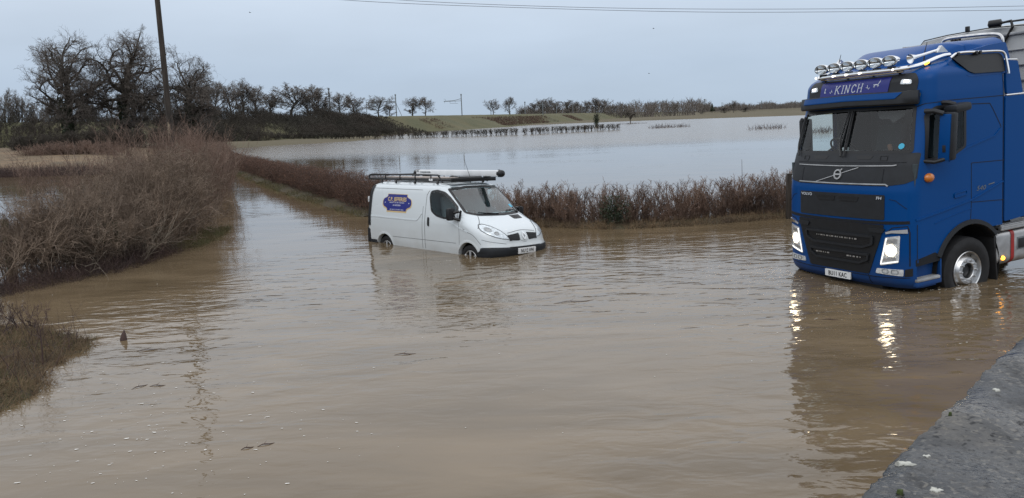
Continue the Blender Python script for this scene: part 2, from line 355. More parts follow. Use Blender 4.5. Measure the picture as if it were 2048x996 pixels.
M['twig_grey'] = mat('twig_grey', (.240, .178, .130), .85, col2=(.105, .076, .056), vs=1.6)
M['twig_hedge'] = mat('twig_hedge', (.225, .145, .105), .85, col2=(.105, .070, .054), vs=1.2)
M['pale_bark'] = mat('pale_bark', (.21, .175, .135), .85, col2=(.12, .10, .075), vs=3)
M['leaf_brown'] = mat('dead_leaf', (.210, .105, .062), .8, col2=(.105, .055, .036), vs=2.2)
M['twig_brown'] = mat('twig_brown', (.135, .078, .056), .85, col2=(.070, .044, .034), vs=1.4)
M['scrub'] = mat('scrub_twig', (.062, .050, .040), .9, col2=(.042, .038, .029), vs=.15)
M['ivy'] = mat('ivy_leaf', (.018, .030, .012), .6, col2=(.030, .042, .016), vs=2)
M['grassb'] = mat('grass_blade', (.075, .085, .028), .8, col2=(.135, .098, .045), vs=1.2)
M['deadgrass'] = mat('dead_grass', (.22, .150, .082), .85, col2=(.100, .066, .040), vs=2)
M['stem'] = mat('dead_stem', (.085, .050, .042), .85, col2=(.045, .030, .028), vs=2)
def tree_mesh(seed, Ht, spread=.5, k=(9, 8, 8, 6), trunk_frac=.3, r=None, wob=.22, detail=4, lean=(0, 0), asc=.12, tw=.012, tfork=.5, k5=0, low=-.1, epow=.8, sub_up=.08):
    # trunk, then limbs that each reach for the skin of an egg-shaped crown, then four or five orders of twigs
    rng = np.random.default_rng(seed); r = r or Ht*.028; tl = Ht*tfork
    n, d, ra = grow(rng, np.zeros((1, 3)), unit(np.array([[lean[0], lean[1], 1.]])), np.array([tl]), np.array([r]), 8, .05, .06, .55); B0 = (n, d, ra, np.array([tl])); Bs = [B0]
    nl = k[0]; t = np.linspace(trunk_frac/tfork, 1, nl).clip(0, 1)*.999; i = (t*8).astype(int); f = (t*8-i)[:, None]; P = n[0, i]*(1-f)+n[0, np.minimum(i+1, 8)]*f
    az = np.arange(nl)*2.39996+rng.normal(0, .25, nl); e = low+(1.35-low)*np.linspace(0, 1, nl)**epow+rng.normal(0, .12, nl); D = np.stack([np.cos(az)*np.cos(e), np.sin(az)*np.cos(e), np.sin(e)], 1)
    cz = Ht*(.52+trunk_frac*.25); b = Ht*1.0-cz; a = Ht*spread
    q = (P-np.array([n[0, -1, 0]*.5, n[0, -1, 1]*.5, cz]))/np.array([a, a, b]); g = D/np.array([a, a, b]); A_, B_, C_ = (g*g).sum(1), (g*q).sum(1), (q*q).sum(1)-1; L = (-B_+np.sqrt(np.maximum(B_*B_-A_*C_, .01)))/A_*(.72+.22*rng.random(nl))
    R1 = r*(.20+.26*(L/L.max())); n1, d1, ra1 = grow(rng, P, D, L*1.03, R1, 9, wob, asc*.5, .30); B1 = (n1, d1, ra1, L); Bs.append(B1)
    P, D, L, rr = shoot(rng, B1, k[1], .22, 1, 55 if sub_up > 0 else 66, sub_up, lr=.46, taper=.45, rr=.55); n_, d_, r_ = grow(rng, P, D, L, rr, 5, wob, asc*.8, .35); B2 = (n_, d_, r_, L); Bs.append(B2)
    P, D, L, rr = shoot(rng, B2, k[2], .15, 1, 50, .05, lr=.50, taper=.35, rr=.55); n_, d_, r_ = grow(rng, P, D, L, rr.clip(tw*.9, tw*2.2), 3, wob, asc*.6, .5); B3 = (n_, d_, r_, L); crown = [B3]
    if detail > 3:
        P, D, L, rr = shoot(rng, B3, k[3], .15, 1, 48, .05, lr=.55, taper=.3, rr=.6); n_, d_, r_ = grow(rng, P, D, L, rr.clip(tw*.55, tw*.9), 2, wob, .06, .6); B4 = (n_, d_, r_, L); crown.append(B4)
        if k5: P, D, L, rr = shoot(rng, B4, k5, .2, 1, 45, .05, lr=.6, taper=.3, rr=.7); n_, d_, r_ = grow(rng, P, D, L, rr.clip(tw*.45, tw*.6), 2, wob*.7, .05, .7); crown.append((n_, d_, r_, L))
    return segs(Bs), segs(crown)
def make_tree(name, label, loc, seed, Ht, group=None, mb_='bark', mt='twig', cat='tree', **kw):
    t = thing(name, label, cat, loc, (0, 0, 0), group); a, b = tree_mesh(seed, Ht, **kw)
    sticks('trunk', *a, M[mb_], t, 7); sticks('crown', *b, M[mt], t, 3); return t
def copy_tree(root, loc, sc, rz, label):
    r = root.copy(); C.objects.link(r); r.location = loc; r.scale = sc; r.rotation_euler = (0, 0, rz); r['label'] = label
    for ch in list(root.children):
        c = ch.copy(); C.objects.link(c); c.parent = r
    return r
def leaves(name, rng, P, size, m, parent=None, flat=.3):
    n = len(P); a = unit(rng.normal(0, 1, (n, 3))); b = rng.normal(0, 1, (n, 3)); b[:, 2] *= flat; b = unit(b-a*(a*b).sum(1, keepdims=True)); s_ = size*(.6+.8*rng.random((n, 1)))
    V = np.stack([P-a*s_, P+b*s_*.5, P+a*s_, P-b*s_*.5], 1); F = np.arange(n*4).reshape(n, 4)
    return rawmesh(name, V.reshape(-1, 3), F, m, parent)
def along(path, rng, n):                 # path rows: x, y, z, height, width
    A = np.array(path, float); d = np.r_[0, np.cumsum(np.linalg.norm(np.diff(A[:, :2], axis=0), axis=1))]; s_ = rng.random(n)*d[-1]
    c = np.stack([np.interp(s_, d, A[:, j]) for j in range(5)], 1); i = np.clip(np.searchsorted(d, s_)-1, 0, len(A)-2); t = unit(A[i+1, :2]-A[i, :2]); nn = np.stack([-t[:, 1], t[:, 0]], 1)
    lat = (rng.random(n)-.5)*c[:, 4]; P = np.stack([c[:, 0]+nn[:, 0]*lat, c[:, 1]+nn[:, 1]*lat, c[:, 2]], 1); return P, c[:, 3], d[-1]
def hedge(name, label, path, per_m, m, seed, k1=7, k2=5, r=.011, lean=.25, trim=.2, wob=.16, cat='hedge', group=None, leaf=0, leaf_m=None, leaf_size=.03, l1=.42, l2=.45, up=.25, hmin=.65, k3=0, tmin=.15, ang1=38, rt=.0035, lz=.55):
    rng = np.random.default_rng(seed); t = thing(name, label, cat, tuple(path[len(path)//2][:3]), (0, 0, 0), group); o = np.array(path[len(path)//2][:3]); _, _, ln = along(path, rng, 2)
    n = int(ln*per_m); P, H, _ = along(path, rng, n); D = unit(np.c_[rng.normal(0, lean, n), rng.normal(0, lean, n), np.ones(n)]); L = H*(hmin+(1.05-hmin)*rng.random(n))
    nd, d, ra = grow(rng, P, D, L, r*(.6+.8*rng.random(n)), 5, wob, .05, .45); B0 = (nd, d, ra, L)
    p, dd, l, rr = shoot(rng, B0, k1, tmin, 1, ang1, up, lr=l1, taper=.3, rr=.6); nd, d, ra = grow(rng, p, dd, l, rr.clip(rt*1.3), 3, wob*1.2, up*.3, .5); B1 = (nd, d, ra, l)
    p, dd, l, rr = shoot(rng, B1, k2, .2, 1, 42, up*.6, lr=l2, taper=.3, rr=.6); nd, d, ra = grow(rng, p, dd, l, rr.clip(rt), 2, wob*1.2, .05, .6); B2 = (nd, d, ra, l); Bt = [B1, B2]
    if k3:
        p, dd, l, rr = shoot(rng, B2, k3, .2, 1, 42, up*.6, lr=.55, taper=.3, rr=.7); nd, d, ra = grow(rng, p, dd, l, rr.clip(rt*.8), 2, wob, .05, .7); Bt.append((nd, d, ra, l))
    hm = np.array(path)[:, 3]; A = np.array(path, float)
    def fit(q):                          # hedge cutter: squash what sticks out above the trim height
        dist = ((q[..., None, 0]-A[:, 0])**2+(q[..., None, 1]-A[:, 1])**2); w = 1/(dist+.3)**2; hh = (w*(A[:, 3]+A[:, 2])).sum(-1)/w.sum(-1); z = q[..., 2]; q[..., 2] = np.where(z > hh, hh+(z-hh)*trim, z); return q
    for B in [B0]+Bt: fit(B[0])
    a = segs([B0]); b = segs(Bt)
    sticks('stems', a[0]-o, a[1]-o, a[2], a[3], m, t, 5); sticks('twigs', b[0]-o, b[1]-o, b[2], b[3], m, t, 3)
    if leaf:
        q = Bt[-1][0][:, -1]; idx = rng.choice(len(q), min(len(q), leaf), replace=True); leaves('leaves', rng, q[idx]-o+rng.normal(0, .03, (len(idx), 3)), leaf_size, leaf_m, t)
    return t
def sdf(poly, X, Y):                     # signed distance, positive inside
    P = np.array(poly, float); d = np.full(X.shape, 1e18); ins = np.zeros(X.shape, bool)
    for i in range(len(P)):
        a, b = P[i-1], P[i]; e = b-a; w0, w1 = X-a[0], Y-a[1]; t = np.clip((w0*e[0]+w1*e[1])/(e@e), 0, 1); d = np.minimum(d, (w0-e[0]*t)**2+(w1-e[1]*t)**2)
        c = ((a[1] > Y) != (b[1] > Y)) & (X < (b[0]-a[0])*(Y-a[1])/(b[1]-a[1]+1e-12)+a[0]); ins ^= c
    return np.sqrt(d)*np.where(ins, 1, -1)
def vnoise(X, Y, sc, seed=0):
    rng = np.random.default_rng(seed); T = rng.random((64, 64)); x = X/sc; y = Y/sc; i = np.floor(x).astype(int); j = np.floor(y).astype(int); f = x-i; g = y-j; f = f*f*(3-2*f); g = g*g*(3-2*g)
    q = lambda a, b: T[a % 64, b % 64]
    return (q(i, j)*(1-f)+q(i+1, j)*f)*(1-g)+(q(i, j+1)*(1-f)+q(i+1, j+1)*f)*g
def hgrid(name, xs, ys, hf, m):
    X, Y = np.meshgrid(xs, ys); Z = hf(X, Y); V = np.stack([X, Y, Z], -1).reshape(-1, 3); a = np.arange(len(ys)*len(xs)).reshape(len(ys), len(xs))
    F = np.stack([a[:-1, :-1], a[:-1, 1:], a[1:, 1:], a[1:, :-1]], -1).reshape(-1, 4); return rawmesh(name, V, F, m, None, True)
def blades(name, rng, P, h, m, kind='stuff', lean=.35, r=.004, parent=None):
    n = len(P); D = unit(np.c_[rng.normal(0, lean, n), rng.normal(0, lean, n), np.ones(n)]); L = h*(.4+.9*rng.random(n)); nd, d, ra = grow(rng, P, D, L, np.full(n, r), 3, .22, -.12, .3)
    o = sticks(name, *segs([(nd, d, ra, L)]), m, parent, 3)
    if kind: o['kind'] = kind
    return o
# ================================================================== the setting
# --- water
def water_material():
    m = bpy.data.materials.new('flood_water'); m.use_nodes = True; t = m.node_tree; n = t.nodes; l = t.links; b = n['Principled BSDF']
    b.inputs['Roughness'].default_value = .035; b.inputs['IOR'].default_value = 1.42
    g = n.new('ShaderNodeNewGeometry'); pos = g.outputs['Position']
    def noise(sc, det=2., stretch=(1, 1, 1), rotz=0., dist=0.):
        mp = n.new('ShaderNodeMapping'); mp.inputs['Scale'].default_value = stretch; mp.inputs['Rotation'].default_value = (0, 0, rotz); l.new(pos, mp.inputs[0])
        z = n.new('ShaderNodeTexNoise'); z.inputs['Scale'].default_value = sc; z.inputs['Detail'].default_value = det; z.inputs['Distortion'].default_value = dist; l.new(mp.outputs[0], z.inputs[0]); return z.outputs[0]
    def rng_(v, a, b_, c, d):
        r = n.new('ShaderNodeMapRange'); r.inputs[1].default_value = a; r.inputs[2].default_value = b_; r.inputs[3].default_value = c; r.inputs[4].default_value = d; r.interpolation_type = 'SMOOTHSTEP'; l.new(v, r.inputs[0]); return r.outputs[0]
    def math_(op, a, b_):
        k = n.new('ShaderNodeMath'); k.operation = op
        for i, x in enumerate((a, b_)):
            if isinstance(x, (int, float)): k.inputs[i].default_value = x
            else: l.new(x, k.inputs[i])
        return k.outputs[0]
    def near(c, r0, r1):                 # 1 close to a point of the place, 0 away from it: churned water round what stands in it
        v = n.new('ShaderNodeVectorMath'); v.operation = 'DISTANCE'; l.new(pos, v.inputs[0]); v.inputs[1].default_value = (*c, 0); return rng_(v.outputs['Value'], r0, r1, 1, 0)
    # silt colour in slow swirls
    sw = noise(.34, 6, (.6, 2.0, 1), .45, 1.6); cr = n.new('ShaderNodeValToRGB'); cr.color_ramp.elements[0].position = .36; cr.color_ramp.elements[1].position = .68
    cr.color_ramp.elements[0].color = (.116, .085, .050, 1); cr.color_ramp.elements[1].color = (.176, .130, .079, 1); l.new(sw, cr.inputs[0]); l.new(cr.outputs[0], b.inputs['Base Color'])
    sp = n.new('ShaderNodeSeparateXYZ'); l.new(pos, sp.inputs[0])
    far = rng_(sp.outputs[1], 68, 84, 0, 1)
    l.new(rng_(sp.outputs[1], 60, 92, .035, .17), b.inputs['Roughness'])
    calm = rng_(noise(.16, 2, (1, 1.4, 1), .3), .46, .68, .13, 1)
    churn = math_('MAXIMUM', near((.4, 13.2), 1.2, 5.0), near((5.2, 10.6), 1.5, 5.5)); churn = math_('MAXIMUM', churn, near((5.5, 17.5), 2, 5.5)); churn = math_('MAXIMUM', churn, near((2.4, 5.4), 1.2, 3.6)); churn = math_('MAXIMUM', churn, near((-5.3, 13.2), 1., 4.2))
    churn = math_('MAXIMUM', churn, math_('MULTIPLY', near((-3.5, 9.0), 1.2, 5.0), .65)); pat = math_('MAXIMUM', calm, churn)
    roll = noise(.55, 2, (1, 1.6, 1), .35)
    mid = noise(2.2, 2.5, (.8, 1.7, 1), .25, .4)
    fine = noise(7.5, 2, (.75, 1.6, 1), -.2, .3)
    lake = rng_(sp.outputs[1], 23, 31, 1, .30); h = math_('MULTIPLY', math_('ADD', math_('MULTIPLY', roll, .017), math_('MULTIPLY', math_('MULTIPLY', mid, .0205), math_('ADD', pat, math_('MULTIPLY', churn, .45)))), lake)
    h = math_('ADD', h, math_('MULTIPLY', math_('MULTIPLY', fine, .0034), math_('ADD', math_('MULTIPLY', churn, .85), .22)))
    h = math_('ADD', h, math_('MULTIPLY', math_('MULTIPLY', noise(1.1, 4), .11), far))
    bp = n.new('ShaderNodeBump'); bp.inputs['Strength'].default_value = 1; bp.inputs['Distance'].default_value = 1.; l.new(h, bp.inputs['Height']); l.new(bp.outputs[0], b.inputs['Normal'])
    return m
WM = water_material()
tag(rawmesh('water', [(-3000, -300, 0), (3000, -300, 0), (3000, 3000, 0), (-3000, 3000, 0)], [(0, 1, 2, 3)], WM), kind='structure')
M['mud'] = mat('mud', (.09, .07, .045), .9, var=.3, vs=.5)
tag(rawmesh('ground', [(-6000, -600, -.9), (6000, -600, -.9), (6000, 8000, -.9), (-6000, 8000, -.9)], [(0, 1, 2, 3)], M['mud']), kind='structure')
# --- land beyond the flood
LAND = [(-20, 66), (-38, 100), (-51, 140), (-40, 148), (-31, 156), (-28, 180), (-40, 235), (-22, 300), (0, 372), (30, 385), (66, 366), (90, 335), (113, 306), (170, 270), (400, 200), (4000, -200), (4000, 6000), (-4000, 6000), (-4000, 66)]
RA, RB = np.array([-130.4, 0.]), np.array([.31, 1.])        # railway: X = -130.4 + .31 Y
def rail_d(X, Y): return (X-(RA[0]+RB[0]*Y))*RB[1]/math.hypot(.31, 1)
def land_h(X, Y):
    d = sdf(LAND, X, Y); h = np.clip(d*.03, -.5, .55)+np.clip((Y-70)/45, 0, 1)*np.clip((-28-X)/20, 0, 1)*np.clip((165-Y)/25, 0, 1)*1.35*np.clip(d/14, 0, 1)
    return h+np.where(d > 0, (vnoise(X, Y, 9, 3)-.5)*.12*np.clip(d/6, 0, 1), 0)+np.clip((Y-900)/1200, 0, 1)*9*vnoise(X+500, Y, 420, 4)*np.clip((X-100)/400, 0, 1)
def land_material():
    m = mat('pasture', (.108, .084, .046), .95, col2=(.080, .070, .036), vs=.06, lo=.3, hi=.7); t = m.node_tree; n = t.nodes; l = t.links; b = n['Principled BSDF']
    g = n.new('ShaderNodeNewGeometry'); sp = n.new('ShaderNodeSeparateXYZ'); l.new(g.outputs['Position'], sp.inputs[0])
    a = n.new('ShaderNodeMapRange'); a.inputs[1].default_value = -26; a.inputs[2].default_value = -34; l.new(sp.outputs[0], a.inputs[0])
    c = n.new('ShaderNodeMapRange'); c.inputs[1].default_value = 122; c.inputs[2].default_value = 108; l.new(sp.outputs[1], c.inputs[0])
    mu = n.new('ShaderNodeMath'); mu.operation = 'MULTIPLY'; l.new(a.outputs[0], mu.inputs[0]); l.new(c.outputs[0], mu.inputs[1])
    nz = n.new('ShaderNodeTexNoise'); nz.inputs['Scale'].default_value = .5; nz.inputs['Detail'].default_value = 8; l.new(g.outputs['Position'], nz.inputs[0])
    cr = n.new('ShaderNodeValToRGB'); cr.color_ramp.elements[0].position = .35; cr.color_ramp.elements[1].position = .65; cr.color_ramp.elements[0].color = (.185, .125, .070, 1); cr.color_ramp.elements[1].color = (.105, .078, .046, 1); l.new(nz.outputs[0], cr.inputs[0])
    old = b.inputs['Base Color'].links[0].from_socket; mix = n.new('ShaderNodeMix'); mix.data_type = 'RGBA'; l.new(mu.outputs[0], mix.inputs[0]); l.new(old, mix.inputs[6]); l.new(cr.outputs[0], mix.inputs[7]); l.new(mix.outputs[2], b.inputs['Base Color'])
    nb = n.new('ShaderNodeTexNoise'); nb.inputs['Scale'].default_value = 1.1; nb.inputs['Detail'].default_value = 6; l.new(g.outputs['Position'], nb.inputs[0]); bp = n.new('ShaderNodeBump'); bp.inputs['Distance'].default_value = .35; l.new(nb.outputs[0], bp.inputs['Height']); l.new(bp.outputs[0], b.inputs['Normal'])
    return m
xs = np.unique(np.r_[np.linspace(-4000, -300, 24), np.arange(-300, 260, 3.), np.linspace(260, 4000, 40)]); ys = np.unique(np.r_[np.linspace(-300, 54, 12), np.arange(54, 420, 2.5), np.linspace(420, 6000, 60)])
tag(hgrid('land', xs, ys, land_h, land_material()), kind='structure')
# --- railway embankment
M['bank'] = mat('embankment_grass', (.102, .090, .042), .95, col2=(.070, .072, .033), vs=.10, lo=.3, hi=.7, bump=.25, bs=1.2)
prof = [(-26, .2), (-20, 1.2), (-7, 5.8), (-5.5, 6.0), (5.5, 6.0), (7, 5.75), (11, 4.3), (15, 2.6), (18.5, 1.0), (22, .1), (24, -.6)]
V = []; Ys = np.r_[np.arange(20, 700, 5.), np.linspace(700, 2400, 40)]
for y in Ys:
    for d_, z in prof:
        q = .31; nx, ny = 1/math.hypot(1, q), -q/math.hypot(1, q); wv = 1.+.12*math.sin(y*.043)+.09*math.sin(y*.13+1)
        k = d_*wv if d_ > 7 else d_; top = 5.9-.0005*(y-200)
        V.append((RA[0]+.31*y+nx*k, y+ny*k, z*top/6+(random.Random(int(y*10)+int(d_)).random()-.5)*(.5 if 7 < d_ < 20 else .1)))
np_ = len(prof); F = [(i*np_+j, i*np_+j+1, (i+1)*np_+j+1, (i+1)*np_+j) for i in range(len(Ys)-1) for j in range(np_-1)]
tag(rawmesh('embankment', V, F, M['bank'], None, True), kind='structure')
# --- parapet the photographer leans on
def stone_material():
    m = bpy.data.materials.new('weathered_coping'); m.use_nodes = True; t = m.node_tree; n = t.nodes; l = t.links; b = n['Principled BSDF']
    g = n.new('ShaderNodeTexCoord'); pos = g.outputs['Object']
    def noise(sc, det=6., dist=0.):
        z = n.new('ShaderNodeTexNoise'); z.inputs['Scale'].default_value = sc; z.inputs['Detail'].default_value = det; z.inputs['Distortion'].default_value = dist; l.new(pos, z.inputs[0]); return z.outputs[0]
    def ramp(v, stops):
        r = n.new('ShaderNodeValToRGB'); e = r.color_ramp.elements; e[0].position, e[0].color = stops[0][0], (*stops[0][1], 1); e[1].position, e[1].color = stops[-1][0], (*stops[-1][1], 1)
        for p_, c_ in stops[1:-1]: k = e.new(p_); k.color = (*c_, 1)
        l.new(v, r.inputs[0]); return r.outputs[0]
    def mix(f, a, b_):
        x = n.new('ShaderNodeMix'); x.data_type = 'RGBA'; l.new(f, x.inputs[0])
        for i, q in ((6, a), (7, b_)):
            if isinstance(q, tuple): x.inputs[i].default_value = (*q, 1)
            else: l.new(q, x.inputs[i])
        return x.outputs[2]
    base = ramp(noise(3.4, 12, .5), [(.30, (.012, .013, .014)), (.45, (.034, .035, .037)), (.58, (.066, .066, .066)), (.72, (.125, .117, .105))])
    grit = ramp(noise(55, 5), [(.36, (0, 0, 0)), (.44, (1, 1, 1))]); c = mix(grit, (.012, .012, .013), base)
    pale = ramp(noise(62, 9, .6), [(.54, (0, 0, 0)), (.62, (1, 1, 1))]); big = ramp(noise(4.1, 4), [(.40, (.12, .12, .12)), (.56, (.85, .85, .85))])
    mu = n.new('ShaderNodeMath'); mu.operation = 'MULTIPLY'; l.new(pale, mu.inputs[0]); l.new(big, mu.inputs[1]); c = mix(mu.outputs[0], c, (.145, .135, .118))
    moss = ramp(noise(2.0, 5, .3), [(.60, (0, 0, 0)), (.70, (1, 1, 1))]); mm = n.new('ShaderNodeMath'); mm.operation = 'MULTIPLY'; l.new(moss, mm.inputs[0]); mm.inputs[1].default_value = .55; c = mix(mm.outputs[0], c, (.022, .026, .014))
    l.new(c, b.inputs['Base Color'])
    wet = ramp(noise(3.6, 5, .5), [(.42, (.16, .16, .16)), (.62, (.75, .75, .75))]); l.new(wet, b.inputs['Roughness'])
    h = n.new('ShaderNodeMath'); h.operation = 'MULTIPLY_ADD'; l.new(noise(60, 8), h.inputs[0]); h.inputs[1].default_value = .25; l.new(noise(9, 8), h.inputs[2])
    bp = n.new('ShaderNodeBump'); bp.inputs['Distance'].default_value = .03; l.new(h.outputs[0], bp.inputs['Height']); l.new(bp.outputs[0], b.inputs['Normal']); return m
PZ = 2.0; pa = np.array([.78, 1.68]); pb = np.array([1.95, 2.88]); pd = nrm(pb-pa); pn = np.array([pd[1], -pd[0]])
t = thing('parapet', 'low parapet wall with pitted wet stone coping, lichen and moss, at the water edge', 'wall', (pa[0], pa[1], 0))
ns_, nw_ = 420, 60; X, Y, Z = [], [], []; V = []; rng = np.random.default_rng(5)
ss = np.linspace(-1.4, 3.4, ns_); ww = np.r_[0, .0, .006, .016, .03, np.linspace(.045, .62, nw_-5)]; GS, GW = np.meshgrid(ss, ww)
edge = (vnoise(GS+9, GS*0, .06, 7)-.5)*.014+(vnoise(GS+9, GS*0, .31, 8)-.5)*.012-.012+(vnoise(GS+9, GS*0, .02, 9)-.5)*.008
fall = np.clip(1-GW/.05, 0, 1); off = GW+edge*np.clip(1-GW/.25, 0, 1)
px_, py_ = pd[0]*GS+pn[0]*off, pd[1]*GS+pn[1]*off
ZZ = PZ-.016*fall**2+(vnoise(GS+3, GW+3, .05, 11)-.5)*.006+(vnoise(GS+3, GW+3, .17, 12)-.5)*.010-.018*np.clip((.36-vnoise(GS+5, GW+5, .028, 13)), 0, 1)
ZZ[0] = PZ-.28
a = np.arange(GS.size).reshape(GS.shape); F = np.stack([a[:-1, :-1], a[:-1, 1:], a[1:, 1:], a[1:, :-1]], -1).reshape(-1, 4)
SM = stone_material(); rawmesh('coping', np.stack([px_, py_, ZZ], -1).reshape(-1, 3), F, SM, t, True)
mb = MB(); cbox(mb, (0, 0, 0), (4.79, .595, 2.86), .01, None); w_ = mb.build('wall_body', SM, t); w_.rotation_euler = (0, 0, math.atan2(pd[1], pd[0])); w_.location = (pd[0]*1.0+pn[0]*.318, pd[1]*1.0+pn[1]*.318, .54)
# lichen and moss cushions on the coping
M['lichen'] = mat('lichen', (.40, .40, .36), .95, var=.3, vs=40, bump=.004, bs=60); M['moss'] = mat('moss_cushion', (.050, .075, .014), .95, col2=(.025, .032, .010), vs=30, bump=.01, bs=60)
def parapet_point(px, py): k = at(px, py, 1.); d = k-np.array([0, 0, CAMH]); return np.array([0, 0, CAMH])+d*(PZ-CAMH)/d[2]
def crust(name, px, py, r, m, label, cat, dome, seed):
    P = parapet_point(px, py); rg = random.Random(seed); mb = MB()
    for k in range(6 if dome < .004 else 1):
        a = rg.random()*6.28; q = r*.75*rg.random()*(k > 0); cx, cy = math.cos(a)*q, math.sin(a)*q; rr = r*(.5 if k else .7)*(.6+.6*rg.random()); n = 22; c = mb.vert((cx, cy, dome+.003)); o = len(mb.v)
        for lv, zz in ((.6, .8), (1, -.6)):
            for i in range(n): b_ = 2*math.pi*i/n; s_ = rr*lv*(1+.28*math.sin(3*b_+k)+.2*rg.random()); mb.vert((cx+s_*math.cos(b_), cy+s_*math.sin(b_), dome*zz+(.003 if lv < 1 else -.006)))
        for i in range(n): mb.face(c, o+i, o+(i+1) % n); mb.face(o+i, o+n+i, o+n+(i+1) % n, o+(i+1) % n)
    o_ = mb.build(name, m, None, 60); o_.location = tuple(P); return tag(o_, label, cat)
crust('lichen', 1814, 929, .022, M['lichen'], 'largest white lichen rosette on the parapet coping, set in from its edge', 'lichen', .0015, 1)
crust('lichen', 1853, 914, .012, M['lichen'], 'small white lichen patch on the coping, just beyond the largest lichen rosette', 'lichen', .0012, 2)
crust('lichen', 1876, 983, .015, M['lichen'], 'nearest whitish lichen patch on the coping, next to the green moss cushion', 'lichen', .0012, 3)
crust('lichen', 1995, 781, .016, M['lichen'], 'pale lichen smear on the coping at the far, upper end of the wall', 'lichen', .001, 4)
crust('moss_cushion', 1801, 987, .011, M['moss'], 'green moss cushion on the coping close to its cut edge, nearest the viewer', 'moss', .007, 5)
crust('moss_cushion', 1901, 829, .008, M['moss'], 'tiny green moss cushion on the coping, farther along beside the edge', 'moss', .005, 6)
# ------------------------------------------------------------------ near bank
BANK = [(-5.6, 8.0), (-5.45, 8.7), (-5.75, 9.4), (-6.0, 10.1), (-5.95, 10.75), (-6.6, 11.3), (-7.6, 11.9), (-9.5, 12.4), (-13, 12), (-13, 7.2), (-7.5, 7.6)]
def bank_h(X, Y): d = sdf(BANK, X, Y)+(vnoise(X, Y, .4, 21)-.55)*.28; return np.clip(d*.2-.02, -.25, .28)+(vnoise(X, Y, .22, 22)-.5)*.05
M['soil'] = mat('bank_soil', (.045, .034, .022), .95, col2=(.075, .060, .028), vs=2.5, bump=.03, bs=20)
tag(hgrid('bank', np.arange(-13, -4.8, .08), np.arange(7, 12.8, .08), bank_h, M['soil']), kind='structure')
rng = np.random.default_rng(31)
def on_bank(n, dmin=-.05, dmax=9):
    X = rng.uniform(-11, -5.2, n); Y = rng.uniform(7.3, 12.4, n); d = sdf(BANK, X, Y); k = (d > dmin) & (d < dmax); X, Y = X[k], Y[k]; Z = bank_h(X, Y); k = Z > -.015; return np.c_[X[k], Y[k], Z[k]-.01]
blades('dead_grass', rng, on_bank(40000, -.35), .15, M['deadgrass'], lean=.8, r=.0035)
P = on_bank(16000, -.2); P = P[vnoise(P[:, 0], P[:, 1], .7, 33) > .50]; blades('grass', rng, P, .13, M['grassb'], lean=.7, r=.0035)
P = on_bank(700, .05); blades('weeds', rng, P, .62, M['stem'], lean=.28, r=.0042)
# bramble and sapling stems on the bank
hedge('bramble', 'tangled brown bramble patch on the near grassy bank', [(-9.4, 11.7, .2, .62, 1.2), (-7.9, 11.3, .15, .50, 1.0), (-7.1, 11.0, .05, .25, .6)], 16, M['stem'], 41, k1=6, k2=4, r=.007, lean=.55, l1=.5, cat='bramble', wob=.25)
t = thing('sapling', 'thin leafless sapling standing at the bank edge over the water', 'sapling', (-6.15, 9.75, 0)); a, b = tree_mesh(44, 1.0, .35, (5, 4, 3, 2), .3, .012, detail=3, tw=.004); sticks('stem', *a, M['stem'], t, 5); sticks('twigs', *b, M['stem'], t, 3)
t = thing('stump', 'small brown stick stump poking out of the open water near the bank', 'stump', (-5.65, 10.88, -.05)); mb = MB(); tube(mb, [(0, 0, -.2), (.0, 0, .06), (.012, 0, .13), (.02, .01, .2)], [.055, .05, .035, .004], 9); tube(mb, [(-.02, 0, .0), (-.09, .0, .05)], [.03, .008], 6); mb.build('stub', M['stem'], t)
for i, (px, py, L_, an) in enumerate(((280, 774, .10, .9), (298, 700, .16, .25), (495, 897, .06, .5), (532, 890, .08, .5), (315, 772, .09, .1), (1148, 604, .34, .2), (810, 709, .14, .1), (1660, 640, .12, -.2))):
    k = cF+cR*(px-1024)/FPX-cU*(py-498)/FPX; P = np.array([0, 0, CAMH])-k*CAMH/k[2]; mb = MB(); tube(mb, bez([(-L_, 0, .0), (-L_*.3, L_*.12, .012), (L_*.4, -L_*.05, .006), (L_, L_*.1, .0)], 4), [.002+.004*(1-abs(q-6)/7) for q in range(13)], 5); tube(mb, [(-L_*.2, L_*.1, .01), (L_*.2, L_*.45, .03)], [.003, .001], 4)
    o = mb.build('floating_twig', M['stem']); o.location = tuple(P); o.rotation_euler = (0, 0, an); tag(o, ('short dark twig afloat among the foam flecks at lower left', 'forked twig afloat just below the small stump', 'small twig afloat at the bottom, left one of a close pair', 'small twig afloat at the bottom, right one of a close pair', 'thin twig afloat right beside the short dark twig', 'long dark branch afloat between the van and the lorry', 'little twig afloat below the van reflection', 'little twig afloat in front of the lorry bumper')[i], 'twig', 'twigs floating on the flood')
